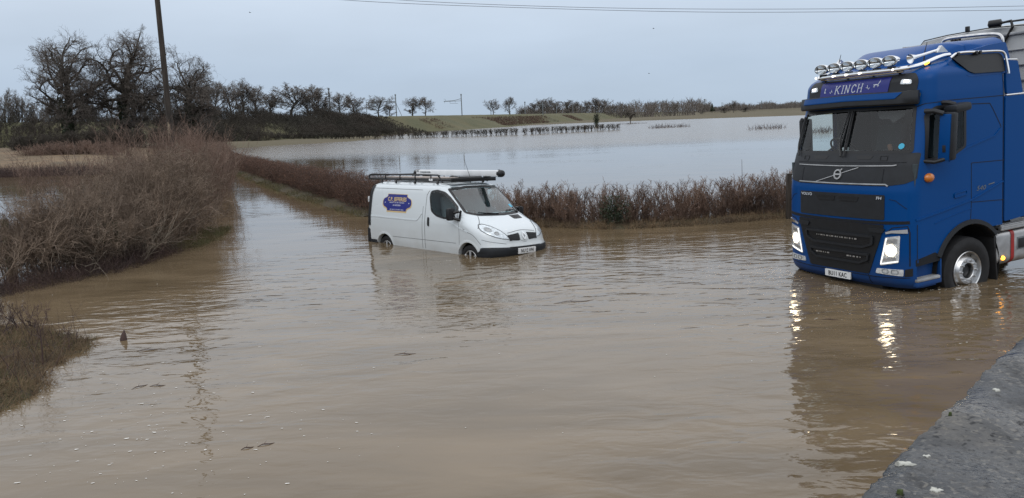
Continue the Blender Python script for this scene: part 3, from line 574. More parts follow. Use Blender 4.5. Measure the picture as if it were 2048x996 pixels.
# --- litter on the water: foam flecks
rng = np.random.default_rng(51); mb = MB()
M['foam'] = mat('foam', (.62, .60, .56), .8)
for i in range(470):
    if i < 215: q = rng.normal((300, 860), (190, 95)); sz = .010
    elif i < 290: q = rng.normal((700, 640), (420, 120)); sz = .009
    elif i < 330: q = rng.normal((1700, 640), (190, 45)); sz = .010
    elif i < 380: q = rng.normal((1925, 578), (42, 5)); sz = .016
    elif i < 430: q = rng.normal((1700, 574), (75, 9)); sz = .013
    else: q = rng.normal((930, 520), (90, 7)); sz = .012
    k = cF+cR*(q[0]-1024)/FPX-cU*(q[1]-498)/FPX
    if k[2] > -.05: continue
    P = np.array([0, 0, CAMH])-k*CAMH/k[2]; s_ = sz*(.3+.9*rng.random()**2); n = 7; o = len(mb.v); e = .8+1.6*rng.random(); an = rng.random()*.8-.4
    for j in range(n):
        b_ = 2*math.pi*j/n; rr = s_*(.6+.7*rng.random()); x, y = rr*math.cos(b_)*e, rr*math.sin(b_); mb.vert((P[0]+x*math.cos(an)-y*math.sin(an), P[1]+x*math.sin(an)+y*math.cos(an), .004))
    c = mb.vert((P[0], P[1], .007))
    for j in range(n): mb.face(c, o+j, o+(j+1) % n)
tag(mb.build('foam', M['foam'], None, 0), kind='stuff')
# ================================================================== hedges
hedge('hedge', 'big unkempt leafless hedge nearest on the left, rooted in the floodwater by the lane',
      [(-10.9, 16.7, -.1, 1.5, 1.5), (-9.9, 17.0, -.1, 1.75, 1.6), (-9.5, 18.6, -.1, 2.1, 1.7), (-9.6, 20.5, -.1, 2.4, 1.6), (-9.9, 23.2, -.1, 2.5, 1.6)], 34, M['twig_grey'], 61, k1=9, k2=6, r=.012, lean=.38, k3=3, wob=.2, rt=.0042, tmin=.08, up=.12, ang1=50, trim=.45)
H_ = bpy.data.objects['hedge']; rg = np.random.default_rng(66); n = 46; P = np.c_[rg.uniform(-10.7, -8.6, n), rg.uniform(16.3, 19.5, n), np.full(n, -.1)]; P[:, 0] = np.maximum(P[:, 0], -11.2+(P[:, 1]-15.3)*.42); Lb = rg.uniform(.7, 1.6, n)      # old bleached branches showing at the front
nd, d, ra = grow(rg, P, unit(np.c_[rg.normal(.15, .45, n), rg.normal(-.15, .3, n), np.ones(n)*.9]), Lb, rg.uniform(.010, .020, n), 6, .22, .0, .5); B0 = (nd, d, ra, Lb); p_, d_, l_, r_ = shoot(rg, B0, 4, .3, 1, 48, .0, lr=.55, taper=.3, rr=.7); nd, d, ra = grow(rg, p_, d_, l_, r_, 4, .22, .0, .5); a = segs([B0, (nd, d, ra, l_)]); o_ = np.array(H_.location); sticks('old_branches', a[0]-o_, a[1]-o_, a[2], a[3], M['pale_bark'], H_, 5)
hedge('hedge', 'thin see-through end of the left hedge in front of the mossy fence', [(-12.6, 12.3, -.1, 1.5, 1.4), (-11.3, 13.6, -.1, 1.5, 1.5), (-10.75, 15.2, -.1, 1.55, 1.5), (-10.3, 16.8, -.1, 1.6, 1.5)], 13, M['twig_grey'], 60, k1=8, k2=6, r=.012, lean=.35, k3=3, wob=.2, rt=.0042, tmin=.4, up=.15, ang1=50, trim=.45, hmin=.75)
hedge('hedge', 'reddish hedge of tall upright whips behind the big left hedge, running up the lane',
      [(-13.4, 22.0, -.1, 2.3, 1.8), (-12.2, 24.0, -.1, 2.95, 2.0), (-10.9, 25.3, -.1, 3.0, 1.9), (-11.8, 29, -.1, 2.8, 1.7), (-14.0, 37, -.1, 2.3, 1.6), (-18.3, 48, -.1, 2.0, 1.5), (-24.5, 66, -.1, 1.7, 1.4)], 19, M['twig_red'], 62, k1=9, k2=5, r=.010, lean=.14, wob=.09, up=.55, trim=.7, rt=.0042, tmin=.1, hmin=.55)
hedge('hedge', 'neatly trimmed brown beech hedge along the far side of the flooded lane',
      [(-3.9, 25.6, -.1, 1.32, .95), (-5.2, 28.2, -.1, 1.30, .95), (-8.9, 35.4, -.1, 1.22, 1.0), (-13.9, 46, -.1, 1.15, 1.0), (-24.6, 69.5, -.1, 1.1, 1.1), (-31, 84, -.1, 1.1, 1.1)], 30, M['twig_brown'], 63, k1=9, k2=6, r=.010, lean=.3, trim=.08, leaf=70000, leaf_m=M['leaf_brown'], leaf_size=.019, up=.1, ang1=55, tmin=.05, rt=.004)
hedge('hedge', 'low thin roadside hedge with gaps, behind the white van and the lorry',
      [(-3.7, 25.2, -.1, 1.12, .9), (-2.4, 23.6, -.1, 1.06, .9), (.6, 21.9, -.1, .98, .9), (2.9, 20.7, -.1, 1.0, .9), (5.2, 21.0, -.1, 1.04, .9), (7.8, 21.8, -.1, 1.10, .9), (12, 23.2, -.1, 1.12, .9), (18, 25.5, -.1, 1.12, .9)], 58, M['twig_hedge'], 64, k1=8, k2=6, r=.010, lean=.30, trim=.75, rt=.0042, wob=.11, up=.5, hmin=.35, ang1=46, tmin=.03, l1=.42, k3=2)
t = thing('ivy_bush', 'dark evergreen ivy clump growing low in the roadside hedge', 'bush', (2.75, 20.35, 0)); rng = np.random.default_rng(71); q = rng.normal(0, 1, (2400, 3)).clip(-1.9, 1.9)*np.array([.2, .17, .2])+np.array([0, 0, .42]); leaves('leaves', rng, q, .022, M['ivy'], t, 1)
a, b = tree_mesh(72, .9, .3, (5, 4, 3, 2), .2, .02, detail=3, tw=.006); sticks('stems', *a, M['stem'], t, 5)
# grass verges under the hedges
def verge(name, path, w, seed):
    rng = np.random.default_rng(seed); A = np.array(path, float); V = []; n = 7
    for i, p in enumerate(A):
        tt = nrm(A[min(i+1, len(A)-1)]-A[max(i-1, 0)]); nn = np.array([-tt[1], tt[0]])
        for j in range(n): u = (j/(n-1)-.5); V.append((p[0]+nn[0]*u*w*(.8+.4*rng.random()), p[1]+nn[1]*u*w, .14*(1-(2*u)**2)-.06+rng.random()*.03))
    F = [(i*n+j, i*n+j+1, (i+1)*n+j+1, (i+1)*n+j) for i in range(len(A)-1) for j in range(n-1)]
    return tag(rawmesh(name, V, F, M['soil'], None, True), kind='structure')
def fine_path(P, step=.5):
    P = [np.array(p, float) for p in P]; out = []
    for a, b in zip(P[:-1], P[1:]):
        k = max(1, int(np.linalg.norm(b-a)/step)); out += [a+(b-a)*j/k for j in range(k)]
    return out+[P[-1]]
v1 = fine_path([(.6, 21.6), (2.9, 20.35), (5.2, 20.6), (7.9, 21.4), (12, 22.8)]); verge('verge', v1, 1.1, 81)
v2 = fine_path([(-4.1, 25.4), (-5.5, 28.0), (-9.2, 35.2), (-14.2, 45.8), (-20, 58)]); verge('verge', v2, 1.9, 82)
def strip_pts(path, rng, n, w, z): A, _, _ = along([(p[0], p[1], z, 1, w) for p in path], rng, n); return A
rng = np.random.default_rng(83)
blades('dead_grass', rng, strip_pts(v1, rng, 9000, 1.2, .0), .24, M['deadgrass'], lean=.55, r=.005)
P = strip_pts(v2, rng, 12000, 1.9, .0); P = P[vnoise(P[:, 0], P[:, 1], 1.3, 84) > .42]; blades('grass', rng, P, .22, M['grassb'], lean=.6, r=.006)
P = strip_pts([(-8.4, 19.6), (-8.5, 21.5), (-8.9, 23.6)], rng, 1500, .8, -.03); blades('grass', rng, P, .22, M['grassb'], lean=.7, r=.005)
P = strip_pts([(-11.6, 12.6), (-10.4, 14), (-9.7, 15.6), (-9.0, 17.0), (-8.8, 19.4)], rng, 4500, 1.3, -.05); blades('dead_grass', rng, P, .42, M['stem'], lean=.5, r=.004)
P = strip_pts([(-20, 60), (-26, 62), (-45, 66), (-70, 68)], rng, 15000, 5, -.05); blades('rushes', rng, P, .9, M['stem'], lean=.3, r=.012)
P = strip_pts([(-12.5, 20), (-16, 22), (-20, 26), (-24, 32)], rng, 5000, 3.5, -.05); blades('weeds', rng, P, .95, M['stem'], lean=.3, r=.006)
# fence inside the left hedge
t = thing('post_and_rail_fence', 'mossy green post and rail fence half hidden in the left hedge', 'fence', (-11.5, 17.7, 0)); fx = [(-1.6, -.3), (0, -.1), (.75, .05), (2.3, .25)]
for i, (x, y) in enumerate(fx): mb = MB(); cbox(mb, (x, y, .5), (.13, .11, 1.3), .012); mb.build('post', M['mossy'], t)
for z in (.88, .5):
    mb = MB()
    for (x0, y0), (x1, y1) in zip(fx[:-1], fx[1:]): an = math.atan2(y1-y0, x1-x0); cbox(mb, ((x0+x1)/2, (y0+y1)/2-.07, z), (math.hypot(x1-x0, y1-y0)+.06, .035, .10), .006, rotm('Z', math.degrees(an)))
    mb.build('rail', M['mossy'], t)
mb = MB(); cbox(mb, (0, 0, .45), (.12, .12, 1.5), .012); o = mb.build('fence_post', M['wood'], None); P = at(1577, 415, 20.6); o.location = (P[0], P[1], 0); tag(o, 'weathered timber post at the end of the hedge beside the lorry', 'post')
mb = MB(); tube(mb, [(0, 0, -.2), (.01, 0, .7), (-.01, .01, 1.6)], [.012, .009, .004], 6); o = mb.build('dead_stalk', M['stem']); P = at(1484, 400, 21.); o.location = (P[0], P[1], 0); tag(o, 'single tall dead stalk sticking up above the roadside hedge', 'stalk')
# --- telegraph pole and cables
t = thing('telegraph_pole', 'tall dark wooden telegraph pole rising out of the left hedge', 'pole', (-12.82, 30, 0)); mb = MB(); lathe(mb, [(.118, -.5), (.116, 1), (.112, 3), (.092, 8), (.085, 10.5), (.0, 10.5)], (0, 0, 0), (.010, 0, 1), 14); mb.build('shaft', M['wood'], t)
mb = MB(); a = rotm('Z', -25); pts = [(-.05, 2.62), (.05, 2.66), (.055, 2.9), (.03, 3.1), (.045, 3.28), (-.02, 3.36), (-.05, 3.1), (-.06, 2.85)]
for z, n_ in ((2.95, 0),):
    o0 = len(mb.v)
    for e in (0, 1):
        for x, zz in pts: th_ = x/.115-1.1; mb.vert(((.1125+.005*e)*math.cos(th_-.6)+.010*zz, (.1125+.005*e)*math.sin(th_-.6), zz))
    k = len(pts); mb.face(*[o0+k+i for i in range(k)]); [mb.face(o0+i, o0+(i+1) % k, o0+k+(i+1) % k, o0+k+i) for i in range(k)]
mb.build('bare_scar', M['paleWood'], t)
for lab, pts in (('upper of two thin telephone cables crossing the sky above the lorry', [(560, -22), (800, 0), (1100, 13), (1400, 18), (1750, 17), (2048, 12), (2300, 6)]), ('lower of two thin telephone cables crossing the sky above the lorry', [(450, -26), (690, 0), (1000, 14), (1400, 24), (1750, 23), (2048, 20), (2300, 16)])):
    mb = MB(); tube(mb, bez([at(a, b, 40) for a, b in pts], 8), .011, 5); tag(mb.build('telephone_cable', M['wire']), lab, 'cable', 'telephone cables across the sky')
# ================================================================== trees of the left field
T1 = at(140, 285, 112); T2 = at(255, 285, 118); T3 = at(385, 262, 126)
def oak(label, P, zb, Ht, seed, **kw):
    t = make_tree('oak_tree', label, (P[0], P[1], zb), seed, Ht, cat='tree', **kw); rg = np.random.default_rng(seed); n = 2600; h = rg.random(n)**1.2*Ht*.42; a_ = rg.random(n)*6.283; r_ = .45+.35*rg.random(n); leaves('ivy', rg, np.stack([np.cos(a_)*r_, np.sin(a_)*r_, h], 1), .16, M['ivy'], t, 1); return t
OK_ = dict(k=(22, 10, 9, 5), trunk_frac=.18, wob=.29, tw=.021, asc=.0, k5=3, tfork=.52, low=-.2, epow=1.9, sub_up=-.02)
oak('spreading bare oak, leftmost of the big oaks, with ivy on its trunk', T1, 1.4, 17.3, 105, spread=.47, r=.55, lean=(.05, 0), **OK_)
oak('tallest bare oak with a domed crown, just left of the telegraph pole', T2, 1.4, 18.0, 106, spread=.48, r=.62, **OK_)
oak('ragged bare oak with a long low limb reaching right, right of the telegraph pole', T3, 1.4, 14.9, 109, spread=.56, r=.5, lean=(-.06, 0), **OK_)
hedge('hedge', 'dark field hedge at the foot of the big oaks, beyond the stubble', [tuple(at(28, 306, 104)[:2])+(1., 2.3, 2.4), tuple(at(180, 306, 108)[:2])+(1.1, 2.6, 2.6), tuple(at(330, 296, 114)[:2])+(1.1, 2.6, 2.6), tuple(at(450, 286, 122)[:2])+(.8, 2.4, 2.5)], 15, M['scrub'], 121, k1=8, k2=6, r=.03, rt=.018, trim=.4)
hedge('thicket', 'purple brown bramble thicket in front of the oaks beside the stubble', [tuple(at(55, 318, 90)[:2])+(.6, 1.7, 3), tuple(at(140, 318, 90)[:2])+(.6, 1.9, 3), tuple(at(250, 316, 92)[:2])+(.6, 1.6, 3)], 22, M['twig_red'], 122, k1=8, k2=6, r=.018, rt=.013, trim=.5, lean=.5, cat='thicket')
# --- scrub on the embankment face (reads as one mass)
rng = np.random.default_rng(131); n = 8000; yy = rng.uniform(95, 268, n); dd = rng.uniform(5, 22, n); nx, ny = .955, -.296
zz = np.interp(dd, [p[0] for p in prof[4:]], [p[1] for p in prof[4:]]); P = np.c_[RA[0]+.31*yy+nx*dd, yy+ny*dd, zz-.3]; hh = (1.2+2.6*vnoise(P[:, 0], P[:, 1], 7, 132))*np.clip((270-yy)/28, .25, 1)*np.clip((yy-120)/60, .4, 1)
nd, d, ra = grow(rng, P, unit(np.c_[rng.normal(0, .35, n), rng.normal(0, .35, n), np.ones(n)]), hh*(.6+.5*rng.random(n)), np.full(n, .05), 4, .16, .05, .45); B0 = (nd, d, ra, hh)
p_, d_, l_, r_ = shoot(rng, B0, 9, .1, 1, 50, .1, lr=.45, taper=.3); nd, d, ra = grow(rng, p_, d_, l_, r_.clip(.022, .05), 3, .2, .05, .6); B1 = (nd, d, ra, l_)
p_, d_, l_, r_ = shoot(rng, B1, 3, .3, 1, 45, .1, lr=.5, taper=.3); nd, d, ra = grow(rng, p_, d_, l_, np.full(len(p_), .016), 2, .2, .05, .6)
tag(sticks('undergrowth', *segs([B0, B1, (nd, d, ra, l_)]), M['scrub'], None, 3), kind='stuff')
# scattered low scrub along the open embankment foot
n = 4200; yy = rng.uniform(285, 560, n); yy = yy[vnoise(yy, yy*0, 22, 133)[:] > .42]; n = len(yy); dd = rng.uniform(11, 20, n); zz = np.interp(dd, [p[0] for p in prof[4:]], [p[1] for p in prof[4:]]); P = np.c_[RA[0]+.31*yy+nx*dd, yy+ny*dd, zz-.2]
nd, d, ra = grow(rng, P, unit(np.c_[rng.normal(0, .4, n), rng.normal(0, .4, n), np.ones(n)]), np.full(n, .9), np.full(n, .03), 3, .2, 0, .5); B0 = (nd, d, ra, np.full(n, .9)); p_, d_, l_, r_ = shoot(rng, B0, 12, .1, 1, 60, .1, lr=.7); nd, d, ra = grow(rng, p_, d_, l_, np.full(len(p_), .018), 2, .2, 0, .6)
tag(sticks('undergrowth', *segs([B0, (nd, d, ra, l_)]), M['twig_brown'], None, 3), kind='stuff')
# --- field hedges standing at the flood edge, 150 m away
hedge('hedge', 'dark continuous field hedge at the foot of the embankment, on the grass strip', [tuple(at(430, 272, 190)[:2])+(.4, 1.7, 1.2), tuple(at(600, 272, 182)[:2])+(.4, 1.6, 1.2), tuple(at(742, 272, 174)[:2])+(.2, 1.5, 1.1)], 7, M['scrub'], 141, k1=9, k2=6, r=.045, rt=.022, trim=.05, cat='hedge', up=.05, ang1=60)
def gappy(label, x0, x1, Y0, Y1, y0, y1, seed, nb):
    rg = np.random.default_rng(seed); t = thing('hedge', label, 'hedge', tuple(at((x0+x1)/2, (y0+y1)/2, (Y0+Y1)/2)[:2])+(0,)); o = np.array(t.location); P = []
    for i in range(nb):
        f = (i+.5)/nb+rg.normal(0, .004); q = at(x0+(x1-x0)*f, y0+(y1-y0)*f, Y0+(Y1-Y0)*f); k = rg.integers(5, 10); P += [(q[0]+rg.normal(0, .22), q[1]+rg.normal(0, .3), -.1) for _ in range(k)]
    P = np.array(P)-np.array([o[0], o[1], 0]); n = len(P); L = 1.1+.35*rg.random(n); nd, d, ra = grow(rg, P, unit(np.c_[rg.normal(0, .25, n), rg.normal(0, .25, n), np.ones(n)]), L, np.full(n, .04), 4, .14, .05, .5); B0 = (nd, d, ra, L)
    p_, d_, l_, r_ = shoot(rg, B0, 11, .35, 1, 60, .1, lr=.45, taper=.2); nd, d, ra = grow(rg, p_, d_, l_, np.full(len(p_), .022), 2, .2, .05, .7); B1 = (nd, d, ra, l_)
    for B in (B0, B1): z = B[0][..., 2]; B[0][..., 2] = np.where(z > 1.25, 1.25+(z-1.25)*.15, z)
    sticks('stems', *segs([B0]), M['scrub'], t, 3); sticks('twigs', *segs([B1]), M['scrub'], t, 3)
gappy('gappy trimmed hedge row standing in water, left of the hedge gap', 745, 1036, 172, 152, 278, 270, 142, 30)
gappy('gappy trimmed hedge row standing in water, right of the hedge gap', 1050, 1240, 152, 162, 269, 259, 143, 22)
t = make_tree('small_tree', 'small dark leafless tree standing in the flood near the far bank', tuple(at(1261, 245, 300)[:2])+(-.1,), 151, 5.2, mb_='scrub', mt='scrub', spread=.45, k=(10, 7, 6, 4), trunk_frac=.3, r=.2, tw=.05)
P = at(1193, 254, 220); t = thing('ivy_stump', 'ivy covered pollard stump rising above the far hedge row', 'stump', (P[0], P[1], 0)); rg = np.random.default_rng(152); mb = MB(); tube(mb, [(0, 0, -.3), (0, 0, 2), (.05, 0, 3.0)], [.35, .3, .3], 8); tube(mb, [(0, 0, 2.4), (.5, 0, 3.5)], [.22, .12], 6); tube(mb, [(0, 0, 2.4), (-.45, 0, 3.3)], [.2, .12], 6); tube(mb, [(0, 0, 2.4), (.05, 0, 3.6)], [.2, .12], 6); mb.build('trunk', M['bark'], t)
q = rg.normal(0, 1, (1500, 3))*np.array([.3, .3, .85])+np.array([0, 0, 1.9]); q[:, 0] *= 1+.25*(q[:, 2]-1); leaves('ivy', rg, q, .12, M['ivy'], t, 1)
for lab, x0, x1, y0, Y, n, seed, big in (('bed of brown reeds in the flood right of the far hedge row', 1290, 1385, 254.5, 165, 520, 161, .8), ('bed of brown reeds in the flood beside the lorry windscreen', 1490, 1580, 256.5, 120, 300, 162, .75), ('thin dark reed strip in the flood under the small drowned tree', 1225, 1300, 247.5, 255, 420, 163, .5), ('brown reed bed in the flood, seen through the lorry cab', 1606, 1680, 262, 92, 330, 164, .65)):
    rg = np.random.default_rng(seed); P = np.array([at(x0+(x1-x0)*abs(rg.beta(2, 2)), y0, Y+rg.normal(0, 3.5)) for _ in range(n)]); P[:, 2] = -.1; o = P.mean(0); o[2] = 0; P = P-o
    tr = blades('reed_bed', rg, P[::2], big*1.15, M['stem'], None, .3, .024); tr.location = tuple(o); tag(tr, lab, 'reeds', 'reed beds in the flood')
# ================================================================== trees along the railway: prototypes, then copies
protos = []
for i, (Ht, kw) in enumerate([(10, dict(spread=.42, k=(14, 8, 7, 5), trunk_frac=.20, asc=.16)), (10, dict(spread=.32, k=(13, 8, 7, 5), trunk_frac=.14, asc=.22, low=.3)), (10, dict(spread=.50, k=(14, 8, 7, 5), trunk_frac=.28, asc=.1)), (10, dict(spread=.28, k=(13, 8, 7, 5), trunk_frac=.10, asc=.3, low=.5)), (10, dict(spread=.40, k=(17, 8, 7, 5), trunk_frac=.05, asc=.2))]):
    protos.append((make_tree('bare_tree', 'x', (0, -500, 0), 170+i, Ht, 'bare trees along the railway', 'bark_far', 'twig_far', tw=.034, wob=.15, r=.22, **kw), kw['spread']))
rgt = random.Random(9)
def bt(px, ytop, wpx, Y, k, label, zb=None, name='bare_tree'):
    b = at(px, 230, Y); top = at(px, ytop, Y)[2]; zb = (5.6 if abs(rail_d(b[0], Y)) < 14 else .5) if zb is None else zb; H = max(2, (top-zb))/10.0*1.02; wm = wpx*Y/FPX; pr, sp = protos[k]; wm *= 1.45 if px < 720 else 1.1; return copy_tree(pr, (b[0], Y, zb), (wm/(sp*20), wm/(sp*20), H), rgt.random()*6.28, label)
rows = [(8, 182, 46, 175, 1, 'pale bare tree at the far left edge beyond the embankment'), (36, 190, 40, 178, 3, 'slender bare tree second from the left edge beyond the embankment'), (72, 200, 44, 180, 1, 'bare tree beyond the embankment, behind the lower boughs of the leftmost oak'),
 (112, 196, 46, 172, 3, 'faint bare tree behind the trunk of the leftmost oak'), (176, 186, 52, 176, 1, 'faint bare tree seen through the gap between the two biggest oaks'), (222, 190, 46, 178, 4, 'bushy bare tree behind the trunk of the domed oak'), (286, 182, 52, 180, 0, 'bare tree in the gap between the domed oak and the telegraph pole'), (322, 176, 46, 182, 1, 'bare tree directly behind the telegraph pole'), (402, 166, 50, 184, 3, 'upright bare tree behind the ragged oak trunk'),
 (432, 158, 60, 182, 0, 'bare tree behind the long limb of the ragged oak'), (462, 166, 48, 196, 1, 'upright bare tree at the right tip of the ragged oak limb'), (487, 163, 44, 200, 3, 'tall narrow bare tree in the dense clump right of the oaks'), (512, 172, 46, 205, 1, 'bushy bare tree at the right side of the dense clump'), (540, 186, 40, 212, 3, 'low bare tree filling the dip before the broad railway tree'),
 (580, 166, 92, 222, 0, 'broad round bare tree left of the leaning catenary mast'), (616, 188, 46, 228, 4, 'dense dark bare tree between broad tree and first mast'), (637, 174, 46, 238, 3, 'tall bare tree directly left of the first tall mast'), (652, 200, 40, 236, 4, 'low dense bare tree at the foot of the first tall mast'),
 (682, 183, 50, 252, 0, 'bare tree directly right of the first tall mast'), (708, 192, 40, 262, 1, 'bare tree at the right end of the clump past the first mast'),
 (757, 190, 62, 280, 0, 'round bare tree under the long gantry arm'), (779, 208, 34, 284, 4, 'low bushy bare tree beside the gantry upright'), (825, 196, 42, 312, 3, 'left one of the paired bare trees past the gantry'), (851, 195, 48, 318, 2, 'right one of the paired bare trees past the gantry'),
 (987, 197, 34, 430, 0, 'small round bare tree standing alone, left of its twin behind the masts'), (1020, 195, 40, 440, 2, 'small spreading bare tree, right of its round twin'), (1046, 218, 26, 450, 4, 'low bare bush tree between spreading tree and wood'),
 (1068, 205, 34, 520, 4, 'bare tree at the left edge of the small wood'), (1082, 200, 40, 540, 4, 'bare tree inside the left half of the small wood'), (1096, 194, 44, 545, 0, 'highest bare tree of the small wood'), (1112, 202, 34, 560, 4, 'bare tree right of the highest tree of the small wood'), (1136, 200, 42, 600, 4, 'broad bare tree in the second half of the small wood'), (1152, 204, 36, 610, 2, 'lower bare tree closing the small wood on the right'),
 (1171, 200, 36, 650, 0, 'bare tree on its own right of the small wood'), (1192, 196, 40, 660, 1, 'bare tree left of the pair above the ivy stump'), (1206, 197, 34, 665, 0, 'bare tree right of the pair above the ivy stump'), (1228, 210, 40, 680, 4, 'low bare bush tree right of the ivy stump'), (1244, 204, 26, 690, 1, 'thin bare tree above the drowned tree'),
 (1296, 204, 34, 780, 4, 'dense bare tree at the left of the far roadside group'), (1306, 202, 30, 800, 1, 'upright bare tree in the far roadside group'), (1325, 200, 30, 810, 0, 'rounded bare tree at the centre of the far roadside group'), (1350, 205, 34, 820, 2, 'spreading bare tree at the right of the far roadside group'), (1384, 202, 30, 850, 2, 'far mushroom shaped bare tree on its own'), (1467, 202, 28, 900, 2, 'far round bare tree on its own nearest the lorry'), (1404, 213, 30, 880, 4, 'low far bush right of the mushroom shaped tree'), (1448, 214, 36, 905, 4, 'low far bush left of the tree nearest the lorry'), (1490, 213, 36, 920, 4, 'low far bush right of the round tree nearest the lorry')]
for r_ in rows: bt(*r_)
for pr, _ in protos:
    for ch in list(pr.children): bpy.data.objects.remove(ch)
    bpy.data.objects.remove(pr)
P = at(1424, 222, 860); t = thing('conifer', 'small dark conical evergreen among the far bare trees', 'tree', (P[0], 860, 1.)); mb = MB(); tube(mb, [(0, 0, 0), (0, 0, 8)], [.3, .05], 6); mb.build('trunk', M['bark_far'], t); rg = np.random.default_rng(181); h = rg.random(1500); q = rg.normal(0, 1, (1500, 3)); rr = (1-h)*3.2; q = np.c_[q[:, 0]*rr*.5, q[:, 1]*rr*.5, 2+h*8.5]; leaves('crown', rg, q, .5, M['ivy'], t, 1)
# far woodland as one mass
rg = np.random.default_rng(191); n = 2600; px = np.r_[rg.uniform(1395, 1640, n//2), np.where(rg.random(n//4) < .45, rg.uniform(1040, 1165, n//4), rg.uniform(1165, 1420, n//4)), rg.uniform(-500, 1000, n-n//2-n//4)]; Yv = rg.uniform(1000, 1500, n); Yv[n//2:n//2+n//4] = rg.uniform(640, 760, n//4); Yv[n//2+n//4:] = rg.uniform(500, 700, n-n//2-n//4)
P = np.array([at(a, 230, b) for a, b in zip(px, Yv)]); P[:, 2] = np.where(px > 1390, 3, .5); q = vnoise(px, px*0, 26, 192); hh = np.where(px > 1390, 6+9*q, np.where(px > 1000, 10.5+3.5*q, 3.5+3*q))
nd, d, ra = grow(rg, P, unit(np.c_[rg.normal(0, .25, n), rg.normal(0, .25, n), np.ones(n)]), hh*(.7+.4*rg.random(n)), np.full(n, .22), 3, .1, .05, .5); B0 = (nd, d, ra, hh); p_, d_, l_, r_ = shoot(rg, B0, 14, .1, 1, 55, .1, lr=.38, taper=.4); nd, d, ra = grow(rg, p_, d_, l_, np.full(len(p_), .11), 2, .2, .1, .6)
tag(sticks('treeline', *segs([B0, (nd, d, ra, l_)]), M['twig_far'], None, 3), kind='stuff')
# ================================================================== railway masts
def mast(label, px, Y, zb, zt, arm=0, armz=.8, w=.28, portal=0, brace=False, lean=0, wires=True):
    P = at(px, 228, Y); t = thing('catenary_mast', label, 'mast', (P[0], Y, zb), (0, 0, 0), 'railway catenary masts'); H = zt-zb; mb = MB(); cbox(mb, (0, 0, H/2-.3), (w, w, H+.6), .02); cbox(mb, (0, 0, H-.3), (w*1.5, w*1.5, .5), .02); mb.build('post', M['steel'], t)
    if arm:
        mb = MB(); s_ = math.copysign(1, arm); L = abs(arm); z = H*armz; tube(mb, [(0, 0, z+.75), (s_*L*.45, 0, z+.1), (s_*L, 0, z)], .10, 6); tube(mb, [(0, 0, z-.1), (s_*L, 0, z-.1)], .09, 6)
        for f in (.35, .65, .95): tube(mb, [(s_*L*f, 0, z), (s_*L*f, 0, z-.8)], .05, 5)
        tube(mb, [(s_*L*.2, 0, z-1.05), (s_*L*.66, 0, z-.9)], .06, 5); tube(mb, [(s_*L*.9, 0, z), (s_*L*.9, 0, z+.8), (s_*L*.99, 0, z+.8)], .05, 5); mb.build('cantilever', M['steel'], t)
    if portal:
        mb = MB(); cbox(mb, (portal/2, 0, H*.69), (abs(portal), .28, .28), .02); cbox(mb, (portal, 0, H*.36), (.22, .22, H*.72+.4), .02); [tube(mb, [(portal*f, 0, H*.69), (portal*f, 0, H*.69+.5)], .05, 5) for f in (.2, .5, .8)]; mb.build('gantry_beam', M['steel'], t)
    if brace: mb = MB(); tube(mb, [(0, 0, H*.62), (2.1, 0, 0)], .10, 6); mb.build('brace', M['steel'], t)
    return t
mast('tall catenary mast with a long arm to the left among the bare trees', 661, 238, 5.8, 14.6, -7.6, .72, .36)
mast('portal catenary mast with long beam, second upright and diagonal brace', 793, 300, 5.8, 14.3, 0, 0, .34, -11.2, True)
mast('solitary tall catenary mast with long left arm and short crossbars', 924, 315, 5.8, 13.9, -7.0, .68, .36)
for px, Y, zt, arm, w, lab in ((982, 415, 12.2, 0, .3, 'short mast in front of the small round lone tree'), (1018.5, 430, 13.4, 0, .34, 'mast in front of the small spreading tree'), (1050.5, 440, 12.6, 0, .5, 'thick mast at the left edge of the small wood'), (1086, 452, 12.3, -3.6, .52, 'pale thick mast with a short left arm before the small wood'), (1113, 520, 13.6, 0, .36, 'thin mast before the middle of the small wood'), (1146, 590, 12.2, 0, .38, 'thin mast before the right half of the small wood'), (1164, 640, 13.2, 0, .42, 'mast just right of the small wood'), (1195, 660, 10.4, 0, .55, 'short pale mast left of the ivy stump'), (1206, 680, 12.0, 0, .5, 'pale mast right of the ivy stump top'), (1233, 700, 13.2, 0, .5, 'mast left of the drowned tree'), (1245, 720, 13.4, 4.5, .5, 'mast with right arm nearly above the drowned tree'), (1274, 760, 13.6, 5.0, .5, 'far mast with right arm, right of the drowned tree'), (1300, 800, 11.0, 0, .55, 'pale far mast at the left of the far roadside group'), (1327, 830, 11.0, 0, .55, 'pale far mast at the centre of the far roadside group'), (1351, 850, 11.6, 0, .5, 'far mast at the right of the far roadside group'), (1409, 880, 17.0, 0, .8, 'tallest far mast, standing between two lone far trees'), (1444, 940, 13.0, 0, .5, 'far thin mast left of the tree nearest the lorry'), (1523, 1010, 14.0, -6, .6, 'farthest mast, close to the lorry windscreen')):
    mast(lab, px, Y, 5.4, zt, arm, .78, w)
# birds
for px, py, Y, lab in ((500, 25, 60, 'tiny bird in the sky right of the telegraph pole'), (1307, 57, 60, 'tiny bird in the sky nearest the lorry'), (1298, 147, 70, 'tiny low bird in the sky above the drowned tree')):
    mb = MB(); lathe(mb, [(0, -.12), (.03, -.06), (.035, .02), (.018, .1), (0, .14)], (0, 0, 0), (1, .2, 0), 8)
    for s_ in (-1, 1): o = len(mb.v); [mb.vert(p) for p in ((.05, s_*.02, .0), (-.05, s_*.02, .0), (-.07, s_*.16, .05), (-.06, s_*.27, .01), (.0, s_*.16, .06))]; mb.face(o, o+1, o+2, o+4); mb.face(o+2, o+3, o+4)
    o = mb.build('bird', M['ink']); o.scale = (.62,)*3; o.location = tuple(at(px, py, Y)); tag(o, lab, 'bird', 'birds in the sky')
